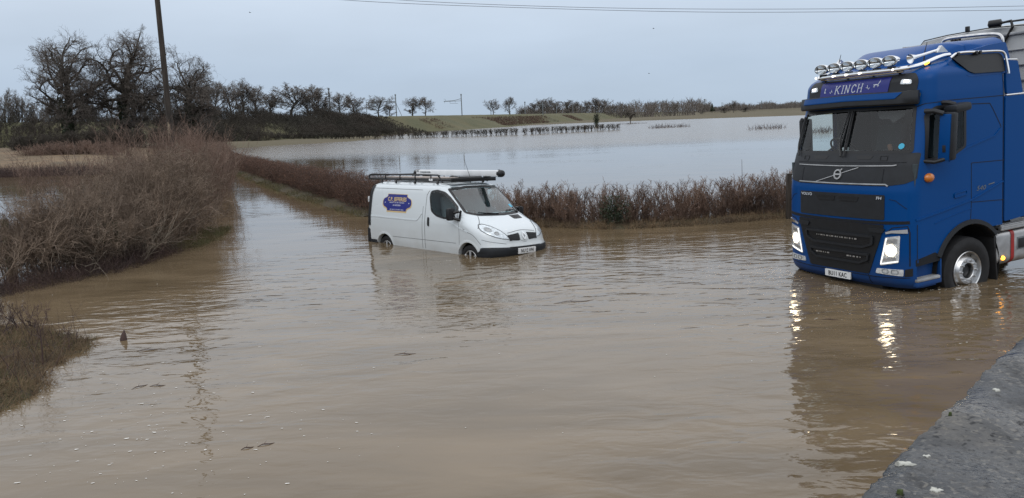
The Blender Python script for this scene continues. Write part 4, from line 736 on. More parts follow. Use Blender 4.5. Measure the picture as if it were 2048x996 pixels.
# ================================================================== the lorry
TR_LOC = (5.24431, 12.20466, -.24391); TR_ROT = (.0215, .04687, -2.74047)
TSC = 1.045; TR_LOC = tuple(a*TSC+b*(1-TSC) for a, b in zip(TR_LOC, (0, 0, CAMH)))
lorry = thing('lorry', 'blue articulated lorry cab with headlamps lit, wading through the floodwater', 'lorry', TR_LOC, TR_ROT); lorry.scale = (TSC,)*3
cabS = Shell(xf=[(.40, -.10), (.46, -.03), (.56, 0), (.7, .0), (1.4, 0), (1.85, -.02), (2.05, -.06), (2.25, -.11), (2.40, -.17), (3.06, -.40), (3.2, -.42), (3.45, -.46), (3.54, -.52), (3.60, -.64), (3.66, -.84), (3.70, -1.02), (3.72, -1.15)],
             w=[(.4, 1.22), (.5, 1.245), (2.9, 1.245), (3.2, 1.243), (3.5, 1.222), (3.62, 1.15), (3.72, 1.04)],
             D=[(.4, .34), (1.5, .36), (2.2, .36), (3.0, .33), (3.5, .30), (3.72, .4)], n=3.0, xr=[(0, -2.14), (3.4, -2.14), (3.72, -2.12)], rc=.06)
WSP = [(-1.06, 3.07), (1.06, 3.07), (1.15, 2.41), (-1.15, 2.41)]
DW = [(-.52, 2.93), (-.64, 3.02), (-1.26, 3.04), (-1.26, 2.40), (-.93, 2.25), (-.43, 2.27)]
WIN_IN = inset(DW, .03); WS_IN = inset(WSP, .03)
WC = (-1.365, .52); AR = .71
def hole(c):
    x, y, z = c
    if z < 1.12 and x < -1.80: return True
    if z < .80 and x < -.70: return True
    if abs(y) > 1.0 and math.hypot(x-WC[0], z-WC[1]) < AR: return True
    if x > -.62 and inpoly(WS_IN, y, z) and abs(y) < 1.13: return True
    if abs(y) > 1.05 and x < -.38 and inpoly(WIN_IN, x, z): return True
    if .45 < z < .80 and abs(y) > 1.05 and -.70 < x < -.26: return True
    return False
mb = MB(); zs = sorted(set(list(np.round(np.arange(.40, 3.5, .03), 3))+list(np.round(np.arange(3.5, 3.721, .02), 3))))
cabS.build(mb, zs, hole, 90, 40, 22); body = mb.build('cab_body', M['blue'], lorry, 30)
F_ = cabS.front; SL = cabS.side(1); SR = cabS.side(-1)
# inside
mb = MB()
cbox(mb, (-1.25, 0, 1.6), (1.6, 2.40, .05), 0); cbox(mb, (-2.08, 0, 2.5), (.05, 2.38, 1.9), 0); cbox(mb, (-1.3, 0, 3.22), (1.6, 2.2, .05), 0); cbox(mb, (-1.3, 0, 1.15), (1.3, 1.9, .06), 0)
for s in (-1, 1): cbox(mb, (-1.70, s*1.2, 2.42), (.82, .04, 1.5), 0); cbox(mb, (-.8, s*1.20, 1.93), (1.1, .04, .62), 0)
mb.build('cab_lining', M['cabin'], lorry)
mb = MB(); P = [(-.62, 2.33), (-.24, 2.36), (-.16, 2.2), (-.3, 1.9), (-.75, 1.9)]; n = len(P); o = len(mb.v)
for y in np.linspace(-1.12, 1.12, 15):
    for x, z in P: mb.vert((x-.10*(abs(y)/1.12)**3, y, z+.03*math.sin(y*4)))
for i in range(14):
    for k in range(n): mb.face(o+i*n+k, o+i*n+(k+1) % n, o+(i+1)*n+(k+1) % n, o+(i+1)*n+k)
mb.build('dashboard', M['dash'], lorry)
st = MB(); ctr = np.array([-.72, -.52, 2.43]); ax = nrm((-.75, 0, .66)); u = np.array([0, 1., 0]); w_ = np.cross(ax, u)
tube(st, [ctr+.235*(u*math.cos(a)+w_*math.sin(a)) for a in np.linspace(0, 2*math.pi, 33)], .017, 8, False)
for a in (0.2, math.pi-.2, -math.pi/2): tube(st, [ctr, ctr+.23*(u*math.cos(a)+w_*math.sin(a))], .016, 6)
lathe(st, [(0, .02), (.07, .01), (.07, -.03), (.03, -.25)], ctr, ax, 14); st.build('steering_wheel', M['black'], lorry)
for s in (-1, 1):
    mb = MB(); cbox(mb, (-1.5, s*.55, 1.98), (.5, .52, .16), .05); cbox(mb, (-1.80, s*.55, 2.35), (.15, .50, .78), .05, rotm('Y', -12)); cbox(mb, (-1.89, s*.55, 2.80), (.12, .28, .2), .04, rotm('Y', -12)); mb.build('seat', M['cabin'], lorry)
mb = MB(); [cbox(mb, p, s_, .01, rotm('Z', a)) for p, s_, a in (((-.36, -.02, 2.40), (.14, .16, .05), 20), ((-.34, .10, 2.40), (.12, .10, .04), -30), ((-.38, -.16, 2.42), (.1, .06, .12), 10))]; mb.build('dash_papers', M['whitep'], lorry)
mb = MB(); cbox(mb, (-.42, .66, 2.44), (.05, .05, .16), .012, rotm('X', 14)); mb.build('dash_bottle', M['leaf_brown'], lorry)
mb = MB(); patch(mb, rpoly([(.36, 3.055), (.9, 3.055), (.86, 2.97), (.70, 2.86), (.62, 2.93), (.45, 2.93)], .03), lambda y, z, o: F_(y, z, -.10+o), 0, .05, 3); mb.build('cab_mirror', M['black'], lorry)
# glazing
mb = MB(); patch(mb, rpoly(WSP, .05), F_, .002, .004, 8, .05); mb.build('windscreen', M['ws'], lorry, 60)
mb = MB(); ring(mb, rpoly(inset(WSP, -.012), .06), .045, F_, .008, .014); mb.build('windscreen_seal', M['black'], lorry)
for s, f in ((1, SL), (-1, SR)):
    mb = MB(); patch(mb, rpoly(DW, .05), f, .003, .006, 4); d = mb.build('side_window', M['sg'], lorry, 60); mb = MB(); ring(mb, rpoly(inset(DW, -.02), .06), .05, f, .008, .013); mb.build('window_seal', M['black'], d)
mb = MB(); c = np.array([.98, 2.50]); patch(mb, [c+.042*np.array([math.cos(a), math.sin(a)]) for a in np.linspace(0, 6.283, 20)[:-1]], F_, .004, .003, 3); mb.build('round_sticker', M['cyan'], lorry)
# wipers and the upright black centre bar of the wiper arms
for y0, pts in ((0, [(-.02, 2.35), (-.10, 2.6), (-.05, 3.03)]), (1, [(.04, 2.35), (.02, 2.6), (.02, 3.04)]), (2, [(-.98, 2.36), (-1.07, 2.55), (-1.04, 2.98)])):
    mb = MB(); tube(mb, [F_(y, z, .035) for y, z in bez(pts, 5)], .013, 6); strip(mb, [(pts[1][0]+.03, 2.45), (pts[2][0]+.02, 3.02)], .022, F_, .03, .02); mb.build('wiper', M['black'], lorry)
# visor
mb = MB(); V = []; n = 26
prof_ = [(.02, 3.29), (.14, 3.285), (.17, 3.20), (.175, 3.115), (.15, 3.09), (.03, 3.12)]
for i, y in enumerate(np.linspace(-1.09, 1.10, n)):
    b = F_(y, 3.15, 0); nn = F_(y, 3.15, 1.)-b; nn[2] = 0; nn = nrm(nn); k = 1-.35*max(0, abs(y)/1.1-.8)/.2
    for d_, z in prof_: mb.vert((b+nn*d_*k)[:2].tolist()+[z+.02*(1-abs(y)/1.1)])
q = len(prof_)
for i in range(n-1):
    for k in range(q): mb.face(i*q+k, i*q+(k+1) % q, (i+1)*q+(k+1) % q, (i+1)*q+k)
mb.face(*range(q)); mb.face(*[(n-1)*q+k for k in range(q)]); vis = mb.build('sun_visor', M['dark'], lorry, 40)
def visf(y, z, o=0.):
    b = F_(y, 3.15, 0); nn = F_(y, 3.15, 1.)-b; nn[2] = 0; nn = nrm(nn); k = 1-.35*max(0, abs(y)/1.1-.8)/.2; d_ = np.interp(z, [3.115, 3.20, 3.285], [.175, .17, .14]); p = b+nn*(d_*k+o); return np.array([p[0], p[1], z+.02*(1-abs(y)/1.1)])
mb = MB(); patch(mb, rpoly([(-.93, 3.275), (.93, 3.275), (.84, 3.185), (-.93, 3.185)], .015), visf, .007, .01, 6, .05); mb.build('visor_strip', M['blue'], vis)
# dark surround and name board above the visor
mb = MB(); patch(mb, rpoly([(-1.02, 3.20), (1.04, 3.20), (1.06, 3.44), (.98, 3.535), (-.98, 3.535), (-1.05, 3.42)], .05), F_, .008, .014, 8, .05); sur = mb.build('roof_surround', M['dark'], lorry, 40)
mb = MB(); patch(mb, rpoly([(-.74, 3.25), (.60, 3.25), (.64, 3.505), (-.72, 3.505)], .012), F_, .016, .012, 6, .05); nb = mb.build('name_board', M['blue2'], lorry, 40)
SERIF = {'K': [[(0, 0), (0, 1)], [(.62, 1), (.06, .45)], [(.2, .58), (.68, 0)], [(-.12, 0), (.14, 0)], [(-.12, 1), (.14, 1)], [(.5, 1), (.76, 1)], [(.54, 0), (.82, 0)]],
         'I': [[(.15, 0), (.15, 1)], [(0, 0), (.3, 0)], [(0, 1), (.3, 1)]],
         'N': [[(.08, 0), (.08, 1)], [(.06, 1), (.64, 0)], [(.66, 0), (.66, 1)], [(-.04, 0), (.2, 0)], [(-.06, 1), (.1, 1)], [(.54, 1), (.78, 1)]],
         'C': [[(.66+.0, .80), (.5, .97), (.32, 1), (.12, .82), (.04, .5), (.12, .17), (.32, 0), (.52, .04), (.66, .2)], [(.66, .72), (.66, .96)]],
         'H': [[(.08, 0), (.08, 1)], [(.68, 0), (.68, 1)], [(.08, .52), (.68, .52)], [(-.04, 0), (.2, 0)], [(-.04, 1), (.2, 1)], [(.56, 0), (.8, 0)], [(.56, 1), (.8, 1)]]}
mb = MB(); hgt = .115; x = -.40
for ch, adv in zip('KINCH', (.98, .52, 1.02, .92, .9)):
    for st_ in SERIF[ch]:
        th = .0125 if len(st_) > 2 or abs(st_[0][1]-st_[1][1]) > .3 else .008
        strip(mb, [(x+(px+.22*py)*hgt, 3.33+py*hgt) for px, py in st_], th, F_, .0205, .004)
    x += adv*hgt*1.12
mb.build('lettering', M['silver'], nb, 0)
def silhouette(mb, pts, cx, cz, s_, flip=1):
    for pl, w_ in pts: strip(mb, [(cx+flip*a*s_, cz+b*s_) for a, b in pl], w_, F_, .0205, .004)
deer = [([(-.5, .25), (0, .3), (.45, .25)], .016), ([(-.5, .25), (-.62, -.2)], .006), ([(-.42, .22), (-.3, -.25)], .006), ([(.4, .25), (.3, -.2)], .006), ([(.45, .25), (.62, -.1)], .006), ([(.45, .3), (.75, .7), (.95, .72)], .010), ([(.78, .72), (.85, 1.05)], .005), ([(-.5, .3), (-.7, .4)], .005)]
leaf_ = [([(0, 0), (.3, .35), (.35, .8)], .008), ([(.3, .35), (.7, .3)], .007), ([(0, 0), (-.25, .3)], .006)]
mb = MB(); silhouette(mb, deer, .40, 3.395, .075); silhouette(mb, leaf_, .265, 3.36, .075, -1); silhouette(mb, leaf_, -.50, 3.345, .07); silhouette(mb, [([(-.2, 0), (0, .5), (.05, 1.0)], .012), ([(-.25, -.1), (.25, .0)], .014), ([(.05, .9), (.25, .7)], .006)], -.62, 3.365, .065); mb.build('emblem', M['silver'], nb, 0)
for s in (-1, 1):
    mb = MB(); patch(mb, rpoly([(s*.82, 3.455), (s*.97, 3.44), (s*.97, 3.38), (s*.80, 3.39)], .02), F_, .02, .02, 3); q = mb.build('roof_marker_lamp', M['lens'], lorry); mb = MB(); patch(mb, rpoly([(s*.855, 3.44), (s*.935, 3.435), (s*.935, 3.405), (s*.855, 3.408)], .012), F_, .026, .01, 3); mb.build('bulb', M['lit'], q)
# bonnet panels under the windscreen
mb = MB(); patch(mb, rpoly([(-1.22, 2.40), (1.22, 2.40), (1.225, 2.02), (1.12, 1.965), (.86, 1.93), (-.86, 1.93), (-1.12, 1.965), (-1.225, 2.02)], .03), F_, .007, .012, 9, .05); mb.build('upper_panel', M['dark'], lorry, 40)
mb = MB(); [strip(mb, p, .008, F_, .010, .006) for p in ([(-.98, 2.27), (.0, 2.265), (1.1, 2.27)], [(.80, 2.18), (.80, 1.96)], [(-.80, 2.18), (-.80, 1.96)])]; mb.build('panel_gap', M['seam'], lorry, 0)
mb = MB(); [patch(mb, rpoly([(a-.16, 2.37), (a+.16, 2.37), (a+.12, 2.315), (a-.12, 2.315)], .01), F_, .010, .006, 2) for a in (-.45, .42)]; [ring(mb, rpoly([(a-.06, 2.37), (a+.06, 2.37), (a+.06, 2.295), (a-.06, 2.295)], .01), .008, F_, .014, .01) for a in (-.78, .76)]; mb.build('wash_vent', M['black'], lorry)
for nm, p, w_ in (('chrome_trim', [(-.93, 2.225), (0, 2.215), (.93, 2.225), (.98, 2.235)], .013), ('chrome_trim', [(-.86, 1.955), (0, 1.95), (.86, 1.955), (.90, 1.93)], .018)):
    mb = MB(); strip(mb, p, w_, F_, .018, .014); mb.build(nm, M['alu'], lorry)
mb = MB(); strip(mb, [(-.46, 1.965), (.36, 2.195)], .011, F_, .016, .012); em = mb.build('badge_bar', M['alu'], lorry)
mb = MB(); cy_, cz_ = -.02, 2.085; ring(mb, [(cy_+.075*math.cos(a), cz_+.078*math.sin(a)) for a in np.linspace(0, 6.283, 29)[:-1]], .022, F_, .026, .02); strip(mb, [(cy_+.04, cz_+.05), (cy_+.08, cz_+.085)], .02, F_, .026, .02); strip(mb, [(cy_-.06, cz_), (cy_+.06, cz_)], .022, F_, .026, .02); mb.build('badge_ring', M['alu'], em)
# middle panel
mb = MB(); patch(mb, rpoly([(-.82, 1.80), (.86, 1.80), (.86, 1.43), (-.82, 1.43)], .02), F_, .008, .014, 7, .06); mp_ = mb.build('middle_panel', M['dark'], lorry, 40)
mb = MB(); [patch(mb, rpoly([(a, 1.755), (b_, 1.755), (b_-d_, 1.675), (a+e_, 1.675)], .012), F_, .0125, .006, 3) for a, b_, d_, e_ in ((-.44, -.04, .02, .05), (.03, .43, .05, .02))]; mb.build('air_slot', M['black'], mp_)
mb = MB(); [strip(mb, [(a, 1.70), (b_, 1.70)], .012, F_, .016, .006) for a, b_ in ((-.40, -.06), (.05, .40))]; mb.build('slot_bar', M['dark'], mp_)
mb = MB(); text(mb, 'VOLVO', .062, -.66, 1.755, F_, .0135, 1.25, bold=.001); mb.build('lettering', M['silver'], mp_, 0)
mb = MB(); text(mb, 'FH', .062, .77, 1.752, F_, .0135, 1.2, shear=.15, bold=.001); mb.build('lettering', M['silver'], mp_, 0)
mb = MB(); strip(mb, [(-1.19, 1.40), (-.8, 1.385), (0, 1.375), (.8, 1.385), (1.19, 1.40)], .045, F_, .005, .01); [strip(mb, [(-s*1.16, 1.60), (-s*1.02, 1.72), (-s*.93, 1.74)], .006, F_, .005, .005) for s in (1, -1)]; mb.build('panel_gap', M['seam'], lorry, 0)
# radiator grille
mb = MB(); patch(mb, rpoly([(-.86, 1.355), (.86, 1.355), (.80, 1.15), (.60, .585), (-.60, .585), (-.80, 1.15)], .03), F_, .012, .016, 8, .06); gr = mb.build('radiator_grille', M['grille'], lorry, 40)
for pl, dz in (([(-.68, 1.185), (.70, 1.185), (.68, 1.04), (.50, .975), (-.50, .975), (-.66, 1.05)], 0), ([(-.60, .90), (.62, .90), (.60, .79), (.44, .725), (-.44, .725), (-.57, .80)], 1)):
    mb = MB(); ring(mb, rpoly(pl, .02), .034, F_, .040, .03); mb.build('grille_frame', M['dark'], gr); mb = MB(); patch(mb, rpoly(inset(pl, .03), .02), F_, .016, .006, 3); [strip(mb, [(-.6, z), (.6, z)], .010, F_, .022, .008) for z in np.arange(1.15 if not dz else .87, 1.0 if not dz else .74, -.028)]; mb.build('grille_mesh', M['black'], gr)
for a in (-.72, .74): mb = MB(); patch(mb, rpoly([(a-.14, 1.30), (a+.14, 1.30), (a+.10, 1.235), (a-.10, 1.235)], .01), F_, .03, .02, 2); mb.build('step_pad', M['dark'], gr)
rg = random.Random(4)
for y0, y1, z in ((-.42, .42, 1.105), (-.44, -.18, .825), (.20, .46, .825)):
    mb = MB(); y = y0
    while y < y1: w_ = rg.choice((.016, .03, .045)); patch(mb, [(y, z+.012), (y+w_, z+.012), (y+w_, z-.008), (y, z-.008)], F_, .030, .008, 2); y += w_+rg.choice((.016, .028))
    mb.build('grille_dashes', M['satin'], gr)  # row of small pale metal dashes across the grille
# headlamps
for s in (-1, 1):
    hp = [(s*.88, 1.175), (s*1.165, 1.215), (s*1.155, .80), (s*.80, .73)]
    if s > 0: hp = [(.875, 1.17), (1.085, 1.205), (1.065, .80), (.79, .735)]
    else: hp = [(-.875, 1.17), (-1.135, 1.205), (-1.12, .80), (-.79, .735)]
    mb = MB(); patch(mb, rpoly(hp, .02), F_, .010, .02, 4, .05); hl = mb.build('headlamp', M['lens'], lorry, 40)
    mb = MB(); a, b_, c_, d_ = [np.array(p) for p in hp]; strip(mb, [a+(b_-a)*.1-(0, .02), d_+(.012*s, .025), c_+(-.01*s, .02)], .017, F_, .018, .012); mb.build('running_light', M['drl'], hl)
    mb = MB(); strip(mb, [(s*.885, 1.235), (s*.97, 1.26), (s*1.17, 1.272)], [.03, .06], F_, .016, .02); mb.build('lamp_brow', M['chrome'], hl)
    mb = MB(); cc = (a+b_+c_+d_)/4+np.array([0, .0]); patch(mb, [cc+np.array([.072*math.cos(q)*1.05, .082*math.sin(q)]) for q in np.linspace(0, 6.283, 25)[:-1]], F_, .020, .01, 3); mb.build('bulb', M['beam'], hl)
    mb = MB(); patch(mb, rpoly([(s*.90, 1.14), (s*1.05, 1.165), (s*1.05, 1.09), (s*.88, 1.08)], .02), F_, .014, .008, 2); patch(mb, rpoly([(s*.84, .85), (s*1.03, .885), (s*1.03, .835), (s*.83, .80)], .01), F_, .014, .008, 2); mb.build('reflector', M['satin'], hl)
    mb = MB(); patch(mb, rpoly([(s*.735, .69), (s*1.125, .70), (s*1.12, .60), (s*.715, .615)], .015), F_, .012, .02, 3); fl = mb.build('fog_lamp', M['lens'], lorry, 40)
    mb = MB(); [ring(mb, rpoly([(s*(q-.05), .685), (s*(q+.05), .685), (s*(q+.05), .625), (s*(q-.05), .625)], .02), .008, F_, .017, .008) for q in (.87, 1.01)]; mb.build('reflector', M['steel'], fl)
    mb = MB(); patch(mb, rpoly([(s*1.14, .70), (s*1.215, .72), (s*1.215, .60), (s*1.13, .59)], .01), F_, .006, .01, 2); mb.build('corner_recess', M['black'], lorry)
# bumper lip, seams
mb = MB(); strip(mb, [(.585, .575), (.60, .43)], .008, F_, .005, .006); strip(mb, [(-1.19, .575), (-.7, .555), (.7, .555), (1.19, .575)], .008, F_, .005, .006); strip(mb, [(.90, 1.25), (.98, 1.32), (1.17, 1.345), (1.19, 1.25), (1.19, .75)], .012, F_, .004, .006); strip(mb, [(-.90, 1.25), (-.98, 1.32), (-1.17, 1.345), (-1.19, 1.25), (-1.19, .75)], .012, F_, .004, .006); mb.build('panel_gap', M['seam'], lorry, 0)
mb = MB(); B = []
for y in np.linspace(-1.2, 1.2, 40): B.append((F_(y, .42, .0), ))
o = len(mb.v)
for (p,) in B: [mb.vert(p+np.array(d_)) for d_ in ((0, 0, .02), (-.03, 0, -.03), (-.35, 0, -.06))]
for i in range(39):
    for k in range(2): mb.face(o+i*3+k, o+i*3+k+1, o+i*3+4+k, o+i*3+3+k)
cbox(mb, (-.62, 0, .34), (.70, 1.9, .30), .03); cbox(mb, (-.36, 0, .36), (.5, 1.5, .2), .03); cbox(mb, (-1.3, 0, .40), (2.2, 1.5, .42), .03); mb.build('underside', M['well'], lorry)
def plate(parent, txt, mf, cy, cz, off, w_=.52, h_=.111):
    mb = MB(); patch(mb, rpoly([(cy-w_/2, cz+h_/2), (cy+w_/2, cz+h_/2), (cy+w_/2, cz-h_/2), (cy-w_/2, cz-h_/2)], .012), mf, off, .02, 3, .1); p = mb.build('number_plate', M['plate'], parent, 40)
    mb = MB(); text(mb, txt, .100, cy, cz-.004, mf, off+.003, .78, bold=.002, gap=1.08); mb.build('plate_number', M['ink'], p, 0); return p
flat = lambda y, z, o=0.: np.array([.0+o, y, z])
plate(lorry, 'BU11 KAC', flat, 0, .498, .022)
# side: door, seams, wheel arch
mb = MB()
for p in ([(-1.395, 2.14), (-1.395, 1.50)], [(-1.395, 2.14), (-2.12, 2.11)], [(-1.395, 1.55), (-2.12, 1.50)], [(-2.10, 1.14), (-2.085, 3.40)], [(-.54, 3.085), (-.9, 3.10), (-2.1, 3.085)], [(-.54, 3.085), (-.44, 3.02)], [(-.27, 1.36), (-.265, .85)], [(-1.395, 1.50), (-1.38, 1.28)]):
    strip(mb, p, .010, SL, .003, .006)
mb.build('panel_gap', M['seam'], lorry, 0)
mb = MB()
strip(mb, [(-.25, 1.43), (-.8, 1.50), (-1.39, 1.585), (-2.1, 1.79)], [.03, .02], SL, .012, .014)
strip(mb, [(-.92, 2.225), (-1.27, 2.375), (-1.9, 2.50), (-2.03, 2.60)], [.03, .02], SL, .010, .012)
strip(mb, [(-.62, 1.33), (-.95, 1.40), (-1.4, 1.46)], [.012, .008], SL, .006, .008)
mb.build('body_crease', M['blue'], lorry, 60)
mb = MB(); strip(mb, [(-1.40, 3.01), (-1.79, 2.99), (-1.86, 2.9), (-2.04, 2.63), (-2.03, 2.60)], .012, SL, .003, .005); mb.build('panel_gap', M['seam'], lorry, 0)
mb = MB(); ring(mb, rpoly([(-1.02, 1.73), (-1.30, 1.755), (-1.30, 1.68), (-1.02, 1.655)], .03), .016, SL, .016, .014); patch(mb, rpoly([(-1.04, 1.715), (-1.28, 1.74), (-1.28, 1.695), (-1.04, 1.67)], .02), SL, .008, .006, 2); mb.build('door_handle', M['blue'], lorry)
mb = MB(); text(mb, '540', .10, -1.60, 1.74, SL, .006, 1.35, shear=.25, flip=-1); strip(mb, [(-1.77, 1.775), (-1.9, 1.79)], .012, SL, .006, .006); mb.build('power_badge', M['steel'], lorry, 0)
mb = MB(); c = SL(-.50, 2.02, 0); lathe(mb, [(.075, -.01), (.075, .015), (.06, .04), (.03, .055), (0, .058)], c, SL(-.50, 2.02, 1.)-c, 20, 1.25, .9); mb.build('indicator', M['amber'], lorry)
for f, nm in ((SL, 1), (SR, -1)):
    mb = MB(); o = len(mb.v); ag = np.linspace(R(24), R(140), 40)
    for a in ag:
        for r_, off_ in ((AR+.062, .004), (AR+.055, .03), (AR-.005, .032), (AR-.02, .0), (AR-.02, -.12)):
            x, z = WC[0]+r_*math.cos(a), WC[1]+r_*math.sin(a); z = max(z, .40); p = np.array([x, nm*(1.245+off_), z]); mb.vert(p)
    for i in range(39):
        for k in range(4): mb.face(o+i*5+k, o+i*5+k+1, o+i*5+6+k, o+i*5+5+k)
    mb.build('wheel_arch', M['dark'], lorry, 40)
mb = MB()                                   # wheel housing and chassis seen through the arches
for s in (-1, 1):
    o = len(mb.v); ag = np.linspace(R(-20), R(200), 30)
    for a in ag:
        for y in (1.23, .75): mb.vert((WC[0]+(AR-.015)*math.cos(a), s*y, WC[1]+(AR-.015)*math.sin(a)))
    for i in range(29): mb.face(o+2*i, o+2*i+1, o+2*i+3, o+2*i+2)
    cbox(mb, (-1.365, s*.72, .9), (1.5, .04, 1.0), 0)
cbox(mb, (-.4, 0, .75), (.5, 2.0, .55), .02); cbox(mb, (-3.6, 0, .80), (4.4, .9, .30), .02); cbox(mb, (-1.365, 0, .5), (.14, 2.0, .14), .02); cbox(mb, (-2.2, 0, 1.05), (.6, 2.2, .2), .02)
mb.build('chassis', M['well'], lorry)
def big_wheel(x, y, s, par=None):
    w = bpy.data.objects.new('wheel', None); C.objects.link(w); w.parent = par or lorry; w.location = (x, y, .495)
    ax = (0, s, 0); mb = MB(); lathe(mb, [(.30, -.28), (.44, -.29), (.505, -.27), (.52, -.22), (.52, -.06), (.507, -.015), (.47, .0), (.455, .012), (.40, .014), (.345, .0), (.305, -.02), (.295, -.05)], (0, 0, 0), ax, 56); mb.build('tyre', M['tyre'], w, 40)
    mb = MB(); lathe(mb, [(.296, -.05), (.303, -.005), (.296, .004), (.283, -.005), (.275, -.05), (.262, -.085), (.238, -.06), (.208, -.012), (.196, .004), (.128, .006), (.120, -.002), (.112, -.10)], (0, 0, 0), ax, 56); mb.build('rim', M['satin'], w, 40)
    mb = MB(); lathe(mb, [(.113, -.10), (.09, -.085), (.085, -.05), (.0, -.045)], (0, 0, 0), ax, 24)
    for k in range(10): a = 2*math.pi*k/10+.3; lathe(mb, [(.017, -.003), (.017, .003), (0, .003)], (.248*math.cos(a), s*-.060, .248*math.sin(a)), nrm((math.cos(a)*.65, s, math.sin(a)*.65)), 8, 1.5, .7)
    mb.build('hub', M['black'], w)
    mb = MB()
    for k in range(10): a = 2*math.pi*k/10; lathe(mb, [(.0185, .0), (.0185, .018), (.014, .032), (0, .034)], (.162*math.cos(a), s*.005, .162*math.sin(a)), ax, 8)
    mb.build('wheel_nuts', M['satin'], w)
big_wheel(-1.365, 1.215, 1); big_wheel(-1.365, -1.215, -1); big_wheel(-5.0, 1.215, 1); big_wheel(-5.0, -1.215, -1)
# entry step
mb = MB(); cbox(mb, (-.49, 1.13, .62), (.50, .04, .36), .006); cbox(mb, (-.49, 1.19, .465), (.52, .14, .075), .02); [cbox(mb, (x, 1.19, .62), (.025, .13, .34), .006) for x in (-.735,)]; mb.build('step_well', M['blue'], lorry)
mb = MB(); cbox(mb, (-.47, 1.195, .525), (.48, .145, .045), .012); [cbox(mb, (-.47, 1.14+.026*k, .551), (.44, .009, .008), .002) for k in range(5)]; mb.build('step_tread', M['alu'], lorry)
mb = MB(); patch(mb, rpoly([(-.24, .84), (-.62, .90), (-.74, .84), (-.74, .765), (-.24, .74)], .01), SL, .003, .006, 2); mb.build('panel_gap', M['seam'], lorry)
# mirrors
for s in (1,):
    mr_ = bpy.data.objects.new('door_mirror', None); C.objects.link(mr_); mr_.parent = lorry
    mb = MB(); cbox(mb, (-.67, s*1.44, 2.60), (.13, .19, .68), .04, rotm('Z', s*14)@rotm('X', -s*3)); mb.build('housing', M['dark'], mr_)
    mb = MB(); cbox(mb, (-.605, s*1.425, 2.59), (.05, .155, .66), .022, rotm('Z', s*14)@rotm('X', -s*3)); mb.build('cover', M['blue'], mr_)
    mb = MB(); cbox(mb, (-.578, s*1.43, 2.43), (.006, .045, .10), .002, rotm('Z', s*14)); mb.build('camera_window', M['black'], mr_)
    mb = MB(); tube(mb, [(-.46, s*1.22, 2.98), (-.50, s*1.34, 2.975), (-.58, s*1.42, 2.93)], .035, 8); mb.build('bracket', M['dark'], mr_); mb = MB(); tube(mb, [(-.42, s*1.22, 2.27), (-.50, s*1.34, 2.25), (-.6, s*1.42, 2.28)], .03, 8); mb.build('bracket', M['dark'], mr_)
    mb = MB(); cbox(mb, (-.90, s*1.40, 2.985), (.33, .22, .12), .045, rotm('Y', 6)); tube(mb, [(-.78, s*1.2, 3.08), (-.80, s*1.3, 3.075), (-.88, s*1.38, 3.04)], .032, 8); mb.build('kerb_mirror', M['dark'], mr_)
mb = MB(); cbox(mb, (-.66, -1.30, 2.62), (.26, .10, .66), .04, rotm('Z', 10)); tube(mb, [(-.50, -1.22, 2.95), (-.6, -1.28, 2.93)], .03, 6); tube(mb, [(-.50, -1.22, 2.28), (-.6, -1.28, 2.3)], .03, 6); mb.build('folded_mirror', M['black'], lorry)
mb = MB(); cbox(mb, (-.46, -1.265, 1.74), (.30, .10, .50), .04); mb.build('side_cowl', M['blue'], lorry)
# roof fairing
mb = MB(); nx_, ny_ = 44, 41; xs_ = np.linspace(-.92, -2.30, nx_)
def roofz(x, y):
    u = min(1, max(0, (-.92-x)/1.38)); a = abs(y); base = 3.66+.10*min(1, u*3)
    dome = (.09+.14*(1-(1-min(1, u*1.9))**2.2))*(1 if a < .62 else max(0, 1-((a-.62)/.50)**2)**.6)
    lobe = .09*max(0, (u-.38)/.62)**.8*math.exp(-((a-1.02)/.24)**2)
    return base-.02+dome*(1-.0*u)+lobe-.02*u
o = len(mb.v)
for i, x in enumerate(xs_):
    u = i/(nx_-1); hw = .86+.30*min(1, u*1.6)
    for j in range(ny_): y = hw*(2*j/(ny_-1)-1); e = abs(2*j/(ny_-1)-1); z = roofz(x-.10*0, y); z = z if e < .999 else 3.58; xx = x-(.42*(e**3))*(1-u)*.8; mb.vert((xx, y, z if i else 3.60))
for i in range(nx_-1):
    for j in range(ny_-1): mb.face(o+i*ny_+j, o+i*ny_+j+1, o+(i+1)*ny_+j+1, o+(i+1)*ny_+j)
mb.face(*[o+(nx_-1)*ny_+j for j in range(ny_)]); mb.build('roof_fairing', M['blue'], lorry, 50)
